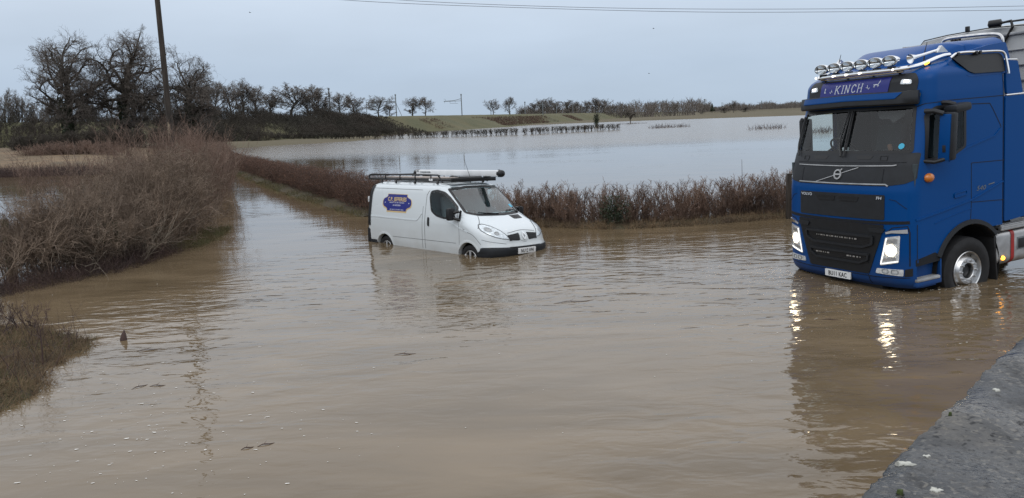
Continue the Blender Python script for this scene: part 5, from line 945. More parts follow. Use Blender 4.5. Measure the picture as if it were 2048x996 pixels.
for s, f in ((1, SL), (-1, SR)):
    mb = MB(); o = len(mb.v); P = [(-1.0, 3.62), (-1.2, 3.735), (-1.5, 3.79), (-1.9, 3.85), (-2.28, 3.88), (-2.31, 3.62), (-2.145, 3.41), (-1.35, 3.41)]; P = rpoly(P, .05)
    for off_ in (1.231, 1.15):
        for x, z in P: mb.vert((x, s*(off_-.20*max(0, z-3.42)-.12*max(0, x+1.3)), z))
    n = len(P); mb.face(*[o+i for i in range(n)]); mb.face(*[o+n+i for i in range(n)]); [mb.face(o+i, o+(i+1) % n, o+n+(i+1) % n, o+n+i) for i in range(n)]
    fn = mb.build('side_fin', M['blue'], lorry, 30)
    def fm(x, z, o_=0., s=s): return np.array([x, s*(1.231+o_-.20*max(0, z-3.42)-.12*max(0, x+1.3)), z])
    mb = MB(); patch(mb, rpoly([(-1.08, 3.705), (-1.2, 3.735), (-2.07, 3.715), (-2.125, 3.67), (-2.125, 3.44), (-1.46, 3.45), (-1.34, 3.49)], .04), fm, .02, .03, 4); mb.build('fairing_panel', M['black'], fn)
    mb = MB(); tube(mb, [fm(x, z, .05) for x, z in bez([(-1.02, 3.70), (-1.18, 3.76), (-1.6, 3.755), (-2.02, 3.745), (-2.13, 3.70), (-2.15, 3.6), (-2.15, 3.40)], 5)], .017, 8); mb.build('chrome_rail', M['chrome'], fn)
    mb = MB(); [cbox(mb, fm(x, 3.745, .045), (.05, .06, .05), .008) for x in (-1.16, -1.52, -1.60)]; mb.build('rail_clip', M['black'], fn)
    mb = MB(); o = len(mb.v)
    for P in ([(-2.155, 3.60), (-2.42, 3.585), (-2.50, 3.10), (-2.155, 3.10)], [(-2.13, 3.075), (-2.62, 3.07), (-2.72, 2.4), (-2.74, 1.20), (-2.13, 1.16)]):
        o = len(mb.v); Q = rpoly(P, .03); n = len(Q)
        for off_ in (1.25, 1.21):
            for x, z in Q: mb.vert((x, s*(off_+.02*min(1, (-2.13-x)/.5)-.18*max(0, z-3.42)), z))
        mb.face(*[o+i for i in range(n)]); mb.face(*[o+n+i for i in range(n)]); [mb.face(o+i, o+(i+1) % n, o+n+(i+1) % n, o+n+i) for i in range(n)]
    mb.build('side_deflector', M['blue'], lorry, 30)
    mb = MB(); tube(mb, [fm(-2.16, 3.615, .0), (-2.42, s*1.22, 3.60)], .012, 6); tube(mb, [(-2.14, s*1.25, 3.085), (-2.62, s*1.26, 3.085)], .012, 6); mb.build('deflector_gap', M['chrome'], lorry)
# lamp bar with six spot lamps, horns, aerials
bar = bpy.data.objects.new('light_bar', None); C.objects.link(bar); bar.parent = lorry
mb = MB(); pts = [(-1.22, -1.02, 3.75), (-1.05, -1.01, 3.735), (-.72, -.93, 3.64), (-.50, -.80, 3.615), (-.44, -.55, 3.612), (-.43, 0, 3.615), (-.44, .55, 3.612), (-.50, .80, 3.615), (-.72, .93, 3.64), (-1.05, 1.01, 3.735), (-1.22, 1.02, 3.75)]
tube(mb, bez(pts, 6), .034, 10); tube(mb, bez([(-.55, -.80, 3.575), (-.49, -.5, 3.572), (-.48, 0, 3.575), (-.49, .5, 3.572), (-.55, .8, 3.575)], 6), .018, 8); mb.build('bar_tube', M['chrome'], bar)
mb = MB(); [tube(mb, [(-.47, y, 3.62), (-.62, y, 3.52)], .02, 6) for y in (-.72, -.25, .25, .72)]; [tube(mb, [(-.85, s*.97, 3.68), (-.9, s*.97, 3.60)], .02, 6) for s in (-1, 1)]; mb.build('bar_bracket', M['dark'], bar)
for k in range(6):
    y = -.665+.266*k; sp = bpy.data.objects.new('spot_lamp', None); C.objects.link(sp); sp.parent = bar; sp.location = (-.44, y, 3.745)
    mb = MB(); lathe(mb, [(.03, -.13), (.07, -.115), (.105, -.055), (.117, .0), (.118, .03), (.110, .036)], (0, 0, 0), (1, 0, .04), 32, 1.20, .66); mb.build('shell', M['chrome'], sp)
    mb = MB(); lathe(mb, [(.110, .032), (.07, .044), (0, .05)], (0, 0, 0), (1, 0, .04), 32, 1.20, .66); mb.build('lens', M['clear'], sp)
    mb = MB(); lathe(mb, [(.108, .022), (.08, -.02), (.04, -.055), (.0, -.06)], (0, 0, 0), (1, 0, .04), 32, 1.20, .66); mb.build('reflector', M['chrome'], sp)
    mb = MB(); cbox(mb, (-.02, 0, -.105), (.08, .10, .05), .012); cbox(mb, (.02, 0, .0), (.012, .20, .012), .003); mb.build('foot', M['black'], sp)
for y in (-.80, -.40, -.13, .13, .40, .72) if False else (-.80, -.39, -.13, .14, .71):
    mb = MB(); x = -.43+.05 if abs(y) < .6 else -.47+.04; lathe(mb, [(.02, -.01), (.02, .008), (.0, .012)], (x, y, 3.615), (1, .15*np.sign(y), .1), 12); mb.build('marker_led', M['led'], bar)
mb = MB(); cbox(mb, (-.80, .985, 3.66), (.09, .03, .03), .012, rotm('Y', 20)); mb.build('marker_led', M['orange_lit'], bar)
for s in (1, -1):
    mb = MB(); a_ = np.array([-.60, s*.87, 3.745]); b_ = np.array([-1.12, s*.95, 3.845]); d_ = nrm(b_-a_); L = np.linalg.norm(b_-a_); lathe(mb, [(.0, .05), (.03, .04), (.066, .0), (.070, -.004), (.055, .03), (.030, .10), (.022, .2), (.020, L*.9), (.026, L*.92), (.026, L), (0, L)], a_, d_, 18); mb.build('air_horn', M['chrome'], bar)
    mb = MB(); o = len(mb.v); [mb.vert(p) for p in ((-1.02, s*.93, 3.80), (-1.25, s*.93, 3.80), (-1.12, s*.93, 3.90), (-1.02, s*.98, 3.80), (-1.25, s*.98, 3.80), (-1.12, s*.98, 3.90))]; mb.face(o, o+1, o+2); mb.face(o+3, o+4, o+5); [mb.face(o+i, o+(i+1) % 3, o+3+(i+1) % 3, o+3+i) for i in range(3)]; mb.build('horn_guard', M['satin'], bar, 0)
    mb = MB(); tube(mb, [(-.94, s*.82, 3.70), (-.955, s*.82, 3.82), (-1.01, s*.82, 3.97)], [.012, .008, .004], 6); mb.build('aerial', M['black'], lorry)
# tank, mudflap, catwalk
mb = MB(); pr_ = rpoly([(1.22, .98), (1.22, .52), (1.12, .44), (.62, .44), (.62, .98)], .07); o = len(mb.v); n = len(pr_)
for x in (-2.02, -2.05, -3.35, -3.38):
    k = .94 if x in (-2.02, -3.38) else 1
    for y, z in pr_: mb.vert((x, .92+(y-.92)*k, .71+(z-.71)*k))
for i in range(3): [mb.face(o+i*n+k, o+i*n+(k+1) % n, o+(i+1)*n+(k+1) % n, o+(i+1)*n+k) for k in range(n)]
mb.face(*[o+k for k in range(n)]); mb.face(*[o+3*n+k for k in range(n)]); tk = mb.build('fuel_tank', M['alu'], lorry, 40)
for x in (-2.36, -3.05):
    mb = MB(); o = len(mb.v)
    for xx in (x-.04, x+.04):
        for y, z in pr_: mb.vert((xx, .92+(y-.92)*1.025, .71+(z-.71)*1.025))
    [mb.face(o+k, o+(k+1) % n, o+n+(k+1) % n, o+n+k) for k in range(n)]; mb.build('tank_strap', M['red'], tk)
mb = MB(); cbox(mb, (-2.62, 1.222, .76), (.30, .012, .20), .005); mb.build('tank_recess', M['steel'], tk); mb = MB(); cbox(mb, (-2.62, 1.231, .76), (.25, .01, .15), .004); mb.build('tank_recess', M['black'], tk)
mb = MB(); cbox(mb, (-2.10, 1.20, .60), (.03, .05, .04), .01); mb.build('lamp_mount', M['black'], lorry); mb = MB(); lathe(mb, [(.036, 0), (.03, .02), (0, .026)], (-2.14, 1.222, .575), (0, 1, 0), 12); mb.build('side_marker', M['orange_lit'], lorry)
mb = MB(); cbox(mb, (-1.97, 1.0, .65), (.03, .46, .80), .006, rotm('Y', 6)); cbox(mb, (-1.95, 1.0, 1.03), (.22, .48, .05), .015, rotm('Y', -22)); mb.build('mudflap', M['rubber'], lorry)
mb = MB(); cbox(mb, (-2.55, .95, 1.06), (.9, .56, .03), .005); [cbox(mb, (-2.55, .70+.07*k, 1.085), (.88, .03, .02), .004) for k in range(8)]; cbox(mb, (-2.55, 1.2, 1.03), (.9, .05, .05), .01); mb.build('catwalk', M['alu'], lorry)
# ================================================================== the trailer behind
trl = thing('semi_trailer', 'pale grey bulk tipping trailer with rolled sheet, coupled behind the blue cab', 'trailer', TR_LOC, TR_ROT); trl.scale = (TSC,)*3
mb = MB(); TP = [(-1.25, 1.35), (-1.25, 3.72), (-.86, 4.09), (-.4, 4.125), (.3, 4.14), (.9, 4.11), (1.25, 4.07), (1.25, 1.35)]; o = len(mb.v)
for x in (-3.0, -13.5): [mb.vert((x, y, z)) for y, z in TP]
n = len(TP); mb.face(*[o+i for i in range(n)]); mb.face(*[o+n+i for i in range(n)]); [mb.face(o+i, o+(i+1) % n, o+n+(i+1) % n, o+n+i) for i in range(n)]
mb.build('trailer_body', M['trailer'], trl, 0)
mb = MB(); [cbox(mb, (-8.2, y, 1.1), (10.2, .16, .4), .02) for y in (-.45, .45)]; cbox(mb, (-10.2, 0, .55), (.2, 2.0, .2), .02); mb.build('trailer_chassis', M['well'], trl)
for x in (-9.4, -10.7, -12.0): big_wheel(x, 1.215, 1, trl); big_wheel(x, -1.215, -1, trl)
mb = MB(); [cbox(mb, (-2.985, 0, z), (.03, 2.46, .018), .004) for z in np.arange(1.6, 4.0, .24)]; cbox(mb, (-2.98, 0, 4.02), (.05, 2.5, .05), .01); [cbox(mb, (-2.975, s*1.23, 2.7), (.06, .06, 2.7), .01) for s in (-1, 1)]; mb.build('front_rib', M['alu'], trl)
mb = MB(); cr_ = [(-3.02, y, z+.02) for y, z in TP[1:7]]; tube(mb, cr_, .010, 6); mb.build('bulkhead_edge', M['black'], trl)
mb = MB(); [tube(mb, bez([(-3.3-k*1.4, y, z+.02) for y, z in TP[2:6]], 4), .03, 6) for k in range(5)]; mb.build('roll_over_sheet', M['trailer'], trl)
mb = MB(); lathe(mb, [(0, -.01), (.055, 0), (.06, .02), (.06, .17), (.03, .18), (.016, .20), (.016, .9)], (-2.88, .44, 4.21), (-.4, 1, 0), 16); tube(mb, [(-2.92, .60, 4.20), (-2.96, .75, 4.22), (-2.96, .78, 4.12), (-2.97, .60, 3.85), (-2.97, .5, 3.6)], .022, 6); mb.build('sheet_roller', M['black'], trl)
mb = MB(); lathe(mb, [(.0, -.016), (.03, -.014), (.034, .0)], (-2.88, .44, 4.21), (-.4, 1, 0), 12); mb.build('roller_cap', M['whitep'], trl)
mb = MB(); tube(mb, bez([(-2.42, -.06, 3.85), (-2.42, -.04, 3.98), (-2.42, .06, 4.05), (-2.42, .5, 4.045), (-2.42, .86, 4.02), (-2.42, .98, 3.96), (-2.42, 1.0, 3.80)], 5), .026, 8); mb.build('roof_rail', M['satin'], lorry)
mb = MB(); [tube(mb, bez([(-2.7, .1+.06*k, 3.75), (-2.6, .0+.05*k, 4.02), (-2.75, -.08+.05*k, 4.06), (-2.95, -.1, 3.9)], 6), .02, 6) for k in range(3)]; cbox(mb, (-3.0, -.02, 4.19), (.05, .06, .10), .01); mb.build('air_line', M['black'], trl)
# ================================================================== the van
VN_LOC = (.30189, 16.47996, -.33368); VN_ROT = (-.05392, -.01307, -.80831)
VSC = 1.02; VN_LOC = tuple(a*VSC+b*(1-VSC) for a, b in zip(VN_LOC, (0, 0, CAMH)))
van = thing('van', 'white panel van stranded in the floodwater with its blue sign and black bumpers', 'van', VN_LOC, VN_ROT); van.scale = (VSC,)*3
vS = Shell(xf=[(.2, -.12), (.30, -.05), (.40, -.01), (.50, 0), (.56, -.02), (.62, -.05), (.72, -.08), (.80, -.115), (.87, -.165), (.93, -.25), (1.0, -.375), (1.07, -.51), (1.13, -.63), (1.18, -.73), (1.21, -.79), (1.5, -1.20), (1.78, -1.60), (1.82, -1.67), (1.855, -1.80), (1.88, -2.0)],
           w=[(.2, .88), (.35, .925), (.5, .942), (.8, .948), (1.0, .943), (1.15, .925), (1.3, .903), (1.5, .872), (1.68, .840), (1.76, .815), (1.82, .765), (1.86, .68), (1.88, .58)],
           D=[(.2, .55), (.9, .66), (1.1, .72), (1.25, .70), (1.5, .52), (1.8, .34), (1.88, .3)], n=2.5, xr=[(.2, -4.62), (.9, -4.65), (1.2, -4.63), (1.7, -4.60), (1.82, -4.56), (1.88, -4.40)], rc=.09)
VF = vS.front; VR = vS.side(-1); VL = vS.side(1)
VWS = [(-.725, 1.75), (-.3, 1.785), (.3, 1.785), (.725, 1.75), (.765, 1.25), (.60, 1.215), (0, 1.20), (-.60, 1.215), (-.765, 1.25)]
VDW = rpoly([(-2.215, 1.56), (-2.20, 1.70), (-1.98, 1.735), (-1.74, 1.69), (-1.56, 1.575), (-1.285, 1.36), (-1.27, 1.25), (-1.60, 1.11), (-1.92, 1.16), (-2.12, 1.26)], .06)
VWI = inset(VWS, .03); VDI = inset(VDW, .025)
AF, AB = (-.833, .295), (-3.931, .295); VAR = .355
def vhole(c):
    x, y, z = c
    if abs(y) > .6 and (math.hypot(x-AF[0], z-AF[1]) < VAR or math.hypot(x-AB[0], z-AB[1]) < VAR): return True
    if x > -1.95 and z > 1.18 and abs(y) < .80 and inpoly(VWI, y, z) and vS._front(y, z)[0]-x < .06: return True
    if abs(y) > .74 and inpoly(VDI, x, z): return True
    return False
mb = MB(); zs = sorted(set(np.round(np.r_[np.arange(.2, .92, .024), np.arange(.92, 1.22, .014), np.arange(1.22, 1.76, .022), np.arange(1.76, 1.8801, .01)], 4)))
vS.build(mb, zs, vhole, 170, 36, 26); mb.build('van_body', M['white'], van, 28)
mb = MB(); o = len(mb.v); zz = zs[-1]          # gently crowned roof skin on top
xs_ = np.linspace(-1.72, -4.42, 16)
for x in xs_:
    e = min(1, (-1.70-x)/.35, (x+4.46)/.15)
    for y in np.linspace(-.60, .60, 9): mb.vert((x, y, 1.850+.050*(1-(y/.66)**2)*max(0, e)**.5))
for i in range(15): [mb.face(o+i*9+j, o+i*9+j+1, o+(i+1)*9+j+1, o+(i+1)*9+j) for j in range(8)]
mb.build('roof', M['white'], van, 60)
# cabin
mb = MB(); cbox(mb, (-1.6, 0, .75), (1.8, 1.7, .04), 0); cbox(mb, (-2.42, 0, 1.2), (.04, 1.60, .98), 0); cbox(mb, (-2.05, 0, 1.79), (.75, 1.30, .03), 0); mb.build('cabin_lining', M['cabl'], van)
mb = MB(); o = len(mb.v); P = [(-1.45, 1.03), (-1.35, 1.17), (-1.05, 1.19), (-.86, 1.15), (-.9, .95), (-1.35, .85)]
for y in np.linspace(-.70, .70, 11): [mb.vert((x-.22*(abs(y)/.7)**2.5, y, z+.015*math.cos(y*9))) for x, z in P]
for i in range(10): [mb.face(o+i*6+k, o+i*6+(k+1) % 6, o+(i+1)*6+(k+1) % 6, o+(i+1)*6+k) for k in range(6)]
mb.build('dashboard', mat('van_dash', (.10, .125, .125), .6), van)
mb = MB(); c = np.array([-1.52, -.36, 1.17]); ax = nrm((-.6, 0, .8)); u = np.array([0, 1., 0]); w_ = np.cross(ax, u); tube(mb, [c+.19*(u*math.cos(a)+w_*math.sin(a)) for a in np.linspace(0, 6.283, 29)], .014, 6, False); tube(mb, [c, c-ax*.2], .03, 6); [tube(mb, [c, c+.19*(u*math.cos(a)+w_*math.sin(a))], .014, 5) for a in (0, 2.2, 4.2)]; mb.build('steering_wheel', M['black'], van)
for y in (-.31, .18, .55):
    mb = MB(); cbox(mb, (-1.95, y, .95), (.5, .44, .16), .05); cbox(mb, (-2.2, y, 1.26), (.14, .42, .62), .05, rotm('Y', -10)); cbox(mb, (-2.27, y, 1.62), (.1, .24, .17), .04); mb.build('seat', M['cabl'], van)
mb = MB(); patch(mb, rpoly(VWS, .04), VF, .002, .004, 8, .04); mb.build('windscreen', M['vws'], van, 60)
mb = MB(); ring(mb, rpoly(inset(VWS, -.025), .05), .045, VF, .006, .014, .04); mb.build('windscreen_seal', M['black'], van)
mb = MB(); patch(mb, rpoly([(-.60, 1.232), (-.3, 1.225), (.3, 1.225), (.60, 1.232), (.60, 1.208), (0, 1.19), (-.60, 1.208)], .01), VF, .012, .014, 3); mb.build('scuttle', M['black'], van)
for pts in ([(-.10, 1.205), (-.40, 1.225), (-.56, 1.25)], [(.58, 1.205), (.40, 1.26), (.20, 1.255)], [(.58, 1.205), (.62, 1.30), (.64, 1.36)]):
    mb = MB(); tube(mb, [VF(y, z, .022) for y, z in bez(pts, 4)], .011, 6); mb.build('wiper', M['black'], van)
mb = MB(); patch(mb, rpoly([(-.02, 1.765), (.10, 1.765), (.09, 1.70), (.0, 1.70)], .01), VF, -.012, .01, 2); mb.build('cab_mirror', M['black'], van)
mb = MB(); patch(mb, rpoly([(.50, 1.38), (.60, 1.39), (.62, 1.32), (.51, 1.32)], .02), VF, .004, .003, 2); mb.build('windscreen_sticker', M['cyan'], van)
for f in (VR, VL):
    mb = MB(); patch(mb, VDW, f, .002, .004, 4); d = mb.build('side_window', M['sg'], van, 60); mb = MB(); ring(mb, inset(VDW, -.012), .04, f, .006, .012, .04); mb.build('window_seal', M['black'], d)
# body lines
mb = MB(); dl = [(-2.33, .40), (-2.335, 1.5), (-2.31, 1.64), (-2.25, 1.72)]; strip(mb, bez(dl, 5), .010, VR, .003, .006)
for p in ([(-1.13, .38), (-1.125, .90), (-1.20, 1.15), (-1.27, 1.30)], [(-2.43, .40), (-2.43, 1.36)], [(-4.50, 1.735), (-2.52, 1.725)], [(-3.58, .60), (-1.24, .60)], [(-.90, .87), (-.66, .80), (-.45, .62)]): strip(mb, bez(p, 4), .008, VR, .003, .006)
for z0_, pts in ((0, [(-.62, 1.19), (-.70, 1.10), (-.86, .95)]), (0, [(.62, 1.19), (.70, 1.10), (.86, .95)]), (0, [(-.40, .845), (0, .885), (.40, .845)]), (0, [(-.90, .72), (-.80, .68), (-.5, .625)])): strip(mb, bez(pts, 5), .008, VF, .003, .006)
mb.build('panel_gap', M['seamw'], van, 0)
mb = MB(); strip(mb, bez([(-4.52, 1.05), (-3.6, 1.04), (-2.75, 1.03), (-2.60, 1.06), (-2.46, 1.20)], 6), [.030, .020], VR, .010, .014)
strip(mb, bez([(-1.62, 1.095), (-1.30, 1.0), (-1.1, .93), (-.85, .86)], 6), [.03, .02], VR, .008, .012)
for c_ in (AF, AB): o = len(mb.v); ag = np.linspace(R(-8), R(188), 44); [mb.vert(VR(c_[0]+r_*math.cos(a), max(.21, c_[1]+r_*math.sin(a)), of_)) for a in ag for r_, of_ in ((VAR+.05, .001), (VAR+.035, .006), (VAR-.004, .008), (VAR-.012, -.002), (VAR-.012, -.10))]; [mb.face(o+i*5+k, o+i*5+k+1, o+i*5+6+k, o+i*5+5+k) for i in range(43) for k in range(4)]
mb.build('body_trim', M['white'], van, 50)
mb = MB()
for s in (-1, 1):
    for c_ in (AF, AB):
        o = len(mb.v); ag = np.linspace(R(-30), R(210), 26); [mb.vert((c_[0]+(VAR-.006)*math.cos(a), s*y, c_[1]+(VAR-.006)*math.sin(a))) for a in ag for y in (.92, .55)]; [mb.face(o+2*i, o+2*i+1, o+2*i+3, o+2*i+2) for i in range(25)]; cbox(mb, (c_[0], s*.56, .45), (.8, .03, .6), 0)
cbox(mb, (-2.3, 0, .30), (4.2, 1.7, .10), .01); mb.build('underbody', M['well'], van)
def small_wheel(x, y, s):
    w = bpy.data.objects.new('wheel', None); C.objects.link(w); w.parent = van; w.location = (x, y, .255); ax = (0, s, 0)
    mb = MB(); lathe(mb, [(.20, -.2), (.29, -.205), (.325, -.185), (.33, -.15), (.33, -.05), (.322, -.02), (.29, .0), (.25, .002), (.222, -.01), (.212, -.03)], (0, 0, 0), ax, 40); mb.build('tyre', M['tyre'], w, 40)
    mb = MB(); lathe(mb, [(.212, -.03), (.205, -.035), (.19, -.06), (.0, -.06)], (0, 0, 0), ax, 40); mb.build('rim', M['black'], w, 40)
    mb = MB(); lathe(mb, [(.212, -.015), (.204, -.008), (.188, -.018), (.186, -.045)], (0, 0, 0), ax, 40); lathe(mb, [(.062, -.05), (.06, -.012), (.045, -.004), (0, -.002)], (0, 0, 0), ax, 20)
    for k in range(6): a = 2*math.pi*k/6+R(90); tube(mb, [(.04*math.cos(a), s*-.016, .04*math.sin(a)), (.195*math.cos(a), s*-.022, .195*math.sin(a))], [.028, .034], 6)
    mb.build('hub_cap', M['alu'], w, 40)
for x in (AF[0], AB[0]):
    for s in (-1, 1): small_wheel(x, s*.895, s)
# nose
mb = MB(); P = [(-.936, .44), (-.925, .555), (-.80, .560), (-.42, .548), (0, .545), (.42, .548), (.80, .560), (.925, .555), (.936, .44), (.90, .22), (0, .22), (-.90, .22)]; patch(mb, rpoly(P, .02), VF, .018, .026, 8, .04, (0, .40)); bp_ = mb.build('front_bumper', M['dark'], van, 40)
mb = MB(); patch(mb, rpoly([(-.46, .555), (.46, .555), (.42, .525), (-.42, .525)], .02), VF, .022, .01, 4); [strip(mb, [(-.38, z), (.38, z)], .008, VF, .026, .006) for z in (.534, .545)]; mb.build('bumper_slot', M['black'], bp_)
plate(van, 'NU12 VFH', VF, 0, .462, .032)
for s in (-1, 1):
    mb = MB(); ip = rpoly([(s*.115, .835), (s*.43, .80), (s*.445, .775), (s*.395, .695), (s*.15, .675), (s*.125, .70)], .015); patch(mb, ip, VF, .006, .01, 4, .04); gi = mb.build('air_intake', M['black'], van, 40); mb = MB(); [strip(mb, [(s*.13, z), (s*.41, z-.02)], .012, VF, .014, .01) for z in (.71, .745, .78, .812)]; mb.build('intake_bar', M['grille'], gi)
    hp = rpoly([(s*.40, .715), (s*.44, .79), (s*.53, .905), (s*.63, .995), (s*.73, 1.035), (s*.80, 1.02), (s*.845, .955), (s*.85, .90), (s*.80, .835), (s*.70, .775), (s*.56, .735)], .02); mb = MB(); patch(mb, hp, VF, .004, .01, 6, .03); hl = mb.build('headlamp', M['lens'], van, 50)
    mb = MB(); ring(mb, inset(hp, -.006), .012, VF, .007, .01, .03); mb.build('lamp_seal', M['seamw'], hl)
    mb = MB(); patch(mb, inset(hp, .004), VF, .020, .004, 5, .03); mb.build('lens', M['clear'], hl, 60)
    for cy_, cz_, r_ in ((.735, .925, .055), (.635, .845, .045)):
        mb = MB(); ring(mb, [(s*(cy_+r_*1.1*math.cos(a)), cz_+r_*.8*math.sin(a)) for a in np.linspace(0, 6.283, 21)[:-1]], .012, VF, .012, .01, .03); patch(mb, [(s*(cy_+r_*.8*math.cos(a)), cz_+r_*.5*math.sin(a)) for a in np.linspace(0, 6.283, 15)[:-1]], VF, .008, .006, 2); mb.build('reflector', M['alu'], hl)
mb = MB(); dm = lambda a, b_: [(0, .755+b_), (a, .755), (0, .755-b_), (-a, .755)]; ring(mb, dm(.062, .088), .020, VF, .030, .03, .03); bd = mb.build('badge', M['chrome'], van, 0)
mb = MB(); patch(mb, rpoly([(-.105, .83), (.105, .83), (.12, .69), (.0, .64), (-.12, .69)], .02), VF, .010, .012, 3); mb.build('badge_plinth', M['white'], van)
mb = MB(); patch(mb, rpoly([(.15, 1.17), (.50, 1.17), (.49, 1.095), (.19, 1.095)], .015), VF, .004, .008, 3); [strip(mb, [(.17, z), (.44, z)], .006, VF, .008, .006) for z in (1.115, 1.132, 1.15)]; mb.build('bonnet_vent', M['black'], van)
# side fittings
mb = MB(); patch(mb, rpoly([(-2.235, 1.12), (-2.175, 1.12), (-2.165, .92), (-2.225, .92)], .028), VR, .016, .02, 3, .03); mb.build('door_handle', M['black'], van)
mb = MB(); patch(mb, rpoly([(-1.00, .945), (-.95, .935), (-.95, .905), (-1.0, .915)], .008), VR, .010, .012, 2); mb.build('side_repeater', M['amber'] if False else M['lens'], van)
for s in (-1, 1):
    mr_ = bpy.data.objects.new('door_mirror', None); C.objects.link(mr_); mr_.parent = van
    mb = MB(); cbox(mb, (-1.25, s*(1.07 if s < 0 else 1.01), 1.235 if s < 0 else 1.2), (.11, .21, .27 if s < 0 else .2), .045, rotm('Z', -s*8)); mb.build('housing', M['black'], mr_); mb = MB(); tube(mb, [(-1.14, s*.915, 1.29), (-1.18, s*.98, 1.28), (-1.24, s*1.03, 1.26)], .032, 8); tube(mb, [(-1.11, s*.92, 1.11), (-1.17, s*.98, 1.13), (-1.24, s*1.03, 1.17)], .03, 8); cbox(mb, (-1.12, s*.91, 1.2), (.05, .03, .24), .012, rotm('Y', 14)); mb.build('bracket', M['black'], mr_)
mb = MB(); o = len(mb.v)                       # dark tail edge, lamps and rear bumper
for i, z in enumerate(np.linspace(.82, 1.80, 18)):
    for x, y in ((-4.50, .012), (-4.60, .014), (-4.66, -.03), (-4.67, -.14)): mb.vert((x+(0 if z < 1.6 else .07*((z-1.6)/.2)), -(vS.w(z)+y), z))
[mb.face(o+i*4+k, o+i*4+k+1, o+i*4+5+k, o+i*4+4+k) for i in range(17) for k in range(3)]; mb.build('tail_lamp', M['grille'], van, 50)
mb = MB(); cbox(mb, (-4.58, 0, .56), (.18, 1.90, .42), .05); cbox(mb, (-4.42, -.93, .40), (.34, .04, .16), .015); mb.build('rear_bumper', M['dark'], van); mb = MB(); cbox(mb, (-4.675, -.86, 1.45), (.03, .05, .14), .01); mb.build('reflector', M['whitep'], van)
# signwriting
def scroll(k=1.): 
    a, b_, c_, d_ = .575*k, .205*k, .385*k, .115*k; q = []
    right = [(c_, b_), (c_, b_-.045), (c_+.035, d_+.02), (c_+.08, d_)]+[(a-.11+.11*math.cos(t_), .115*math.sin(t_)) for t_ in np.linspace(R(70), R(-70), 9)]+[(c_+.08, -d_), (c_+.035, -d_-.02), (c_, -b_+.045), (c_, -b_)]
    return right+[(-x, y) for x, y in right[::-1]]
cx_, cz_ = -3.455, 1.405; mf_ = lambda x, z, o: VR(x, z, o)
mb = MB(); patch(mb, [(cx_+x*1.03, cz_+y*1.06-.012) for x, y in scroll()], VR, .004, .005, 3, .05); sg = mb.build('sign', M['gold'], van, 0)
mb = MB(); patch(mb, [(cx_+x*.985, cz_+y*.95) for x, y in scroll()], VR, .007, .005, 3, .05); mb.build('sign_field', M['blue2'], sg, 0)
mb = MB(); text(mb, 'C.P. JEFFERIES', .125, cx_, cz_+.075, VR, .0098, .94, bold=.004, gap=1.06); mb.build('sign_name', M['gold'], sg, 0)
mb = MB(); rg = random.Random(3)
for z, w0, h_ in ((.0, .60, .026), (-.062, .30, .036), (-.165, .52, .026)):
    x = -w0/2
    while x < w0/2: w_ = rg.choice((.012, .016, .020)); [strip(mb, [(cx_+x, cz_+z+q), (cx_+x+w_, cz_+z+q)], .009, VR, .0098, .003) for q in ((-h_/3, h_/3) if rg.random() < .7 else (0,))]; strip(mb, [(cx_+x+w_/2, cz_+z-h_/2), (cx_+x+w_/2, cz_+z+h_/2)], .007, VR, .0098, .003); x += w_+(.010 if rg.random() < .85 else .03)
for s in (-1, 1): patch(mb, [(cx_+s*.475+.014*math.cos(a), cz_-.005+.014*math.sin(a)) for a in np.linspace(0, 6.283, 9)[:-1]], VR, .0098, .003, 2)
mb.build('sign_small_print', M['signw'], sg, 0)
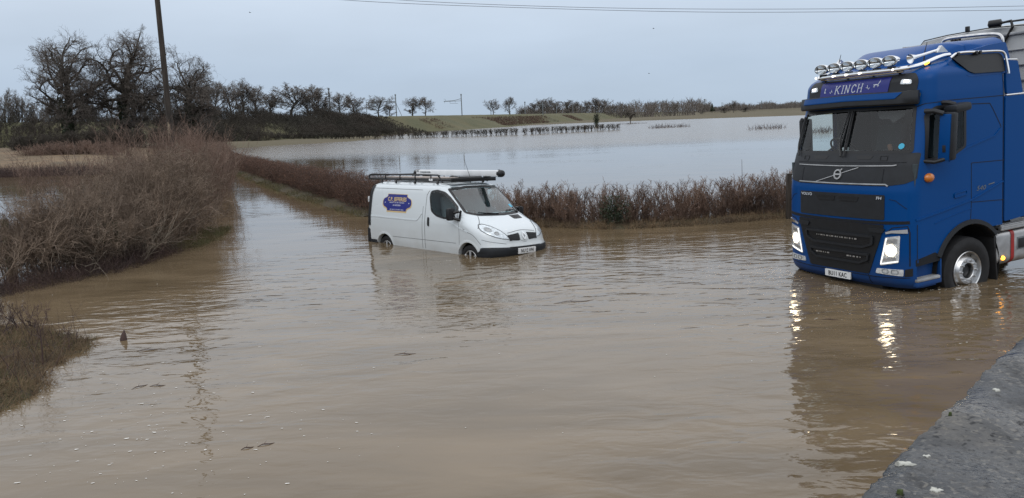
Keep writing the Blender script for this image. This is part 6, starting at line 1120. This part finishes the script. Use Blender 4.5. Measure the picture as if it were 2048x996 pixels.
# roof rack and pipe carrier
rack = thing('roof_rack', 'black tubular roof rack with a plank deck, fixed on the white van', 'roof rack', VN_LOC, VN_ROT); rack.scale = (VSC,)*3
mb = MB(); tube(mb, [(-4.86, -.66, 1.955), (-1.70, -.66, 1.955), (-1.70, .66, 1.955), (-4.86, .66, 1.955), (-4.86, -.66, 1.955)], .026, 8, False); [tube(mb, [(x, -.66, 1.955), (x, .66, 1.955)], .02, 6) for x in np.linspace(-4.3, -2.0, 6)]; cbox(mb, (-1.69, 0, 1.955), (.05, 1.34, .09), .012); mb.build('base_frame', M['black'], rack)
mb = MB(); [tube(mb, [(x, s*.66, 1.95), (x, s*.70, 1.865)], [.022, .034], 6) for x in (-4.35, -3.75, -3.0, -2.15) for s in (-1, 1)]; mb.build('foot', M['black'], rack)
for s in (-1, 1):
    mb = MB(); tube(mb, bez([(-4.88, s*.68, 1.93), (-4.90, s*.68, 2.01), (-4.82, s*.68, 2.06), (-4.5, s*.68, 2.065), (-2.30, s*.68, 2.065), (-2.12, s*.68, 2.03), (-2.02, s*.68, 1.95), (-1.98, s*.68, 1.89)], 5), .018, 8); [tube(mb, [(x, s*.68, 1.95), (x, s*.68, 2.065)], .016, 6) for x in (-4.2, -3.6, -3.0, -2.4)]; mb.build('side_rail', M['black'], rack)
mb = MB(); tube(mb, [(-4.89, -.68, 2.04), (-4.89, .68, 2.04)], .018, 6); mb.build('rear_rail', M['black'], rack)
mb = MB(); [cbox(mb, (-3.3, y, 1.992), (2.5, .19, .022), .004) for y in (-.40, -.18, .04)]; mb.build('deck_plank', M['plank'], rack)
mb = MB(); cbox(mb, (-2.40, -.685, 1.955), (.13, .012, .05), .003); mb.build('maker_plate', M['whitep'], rack)
mb = MB(); cbox(mb, (-2.1, .1, 2.0), (.6, .5, .03), .01); mb.build('mesh_panel', M['black'], rack)
pc = thing('pipe_carrier', 'long white pipe carrier tube with black end caps, on the van roof rack', 'pipe carrier', VN_LOC, VN_ROT); pc.scale = (VSC,)*3
mb = MB(); cbox(mb, (-2.80, .42, 2.085), (3.10, .15, .14), .03); mb.build('tube', M['whitep'], pc)
for x, s in ((-1.24, 1), (-4.36, -1)):
    mb = MB(); lathe(mb, [(.088, -.05), (.094, -.03), (.094, .03), (.08, .07), (.04, .09), (0, .095)], (x, .42, 2.08), (s, 0, 0), 22, .92, .88); lathe(mb, [(.088, -.05), (0, -.05)], (x, .42, 2.085), (s, 0, 0), 22); mb.build('end_cap', M['black'], pc)
mb = MB(); [cbox(mb, (x, .42, 1.99), (.06, .2, .05), .008) for x in (-4.0, -2.9, -1.7)]; mb.build('clamp', M['black'], pc)
pcf = lambda x, z, o=0.: np.array([x, .42-.086-o, z]); mb = MB()
x = -4.12
while x < -3.72: w_ = rg.choice((.02, .03, .045)); strip(mb, [(x, 2.10), (x+w_, 2.10)], .03, pcf, .002, .003); x += w_+.014
strip(mb, [(-4.28, 2.13), (-4.20, 2.13)], .03, pcf, .002, .003); mb.build('faded_print', M['steel'], pc, 0)
mb = MB(); tube(mb, [(-1.80, .0, 1.88), (-1.84, .0, 2.05), (-2.02, .0, 2.42)], [.010, .006, .003], 6); mb.build('aerial', M['black'], van)
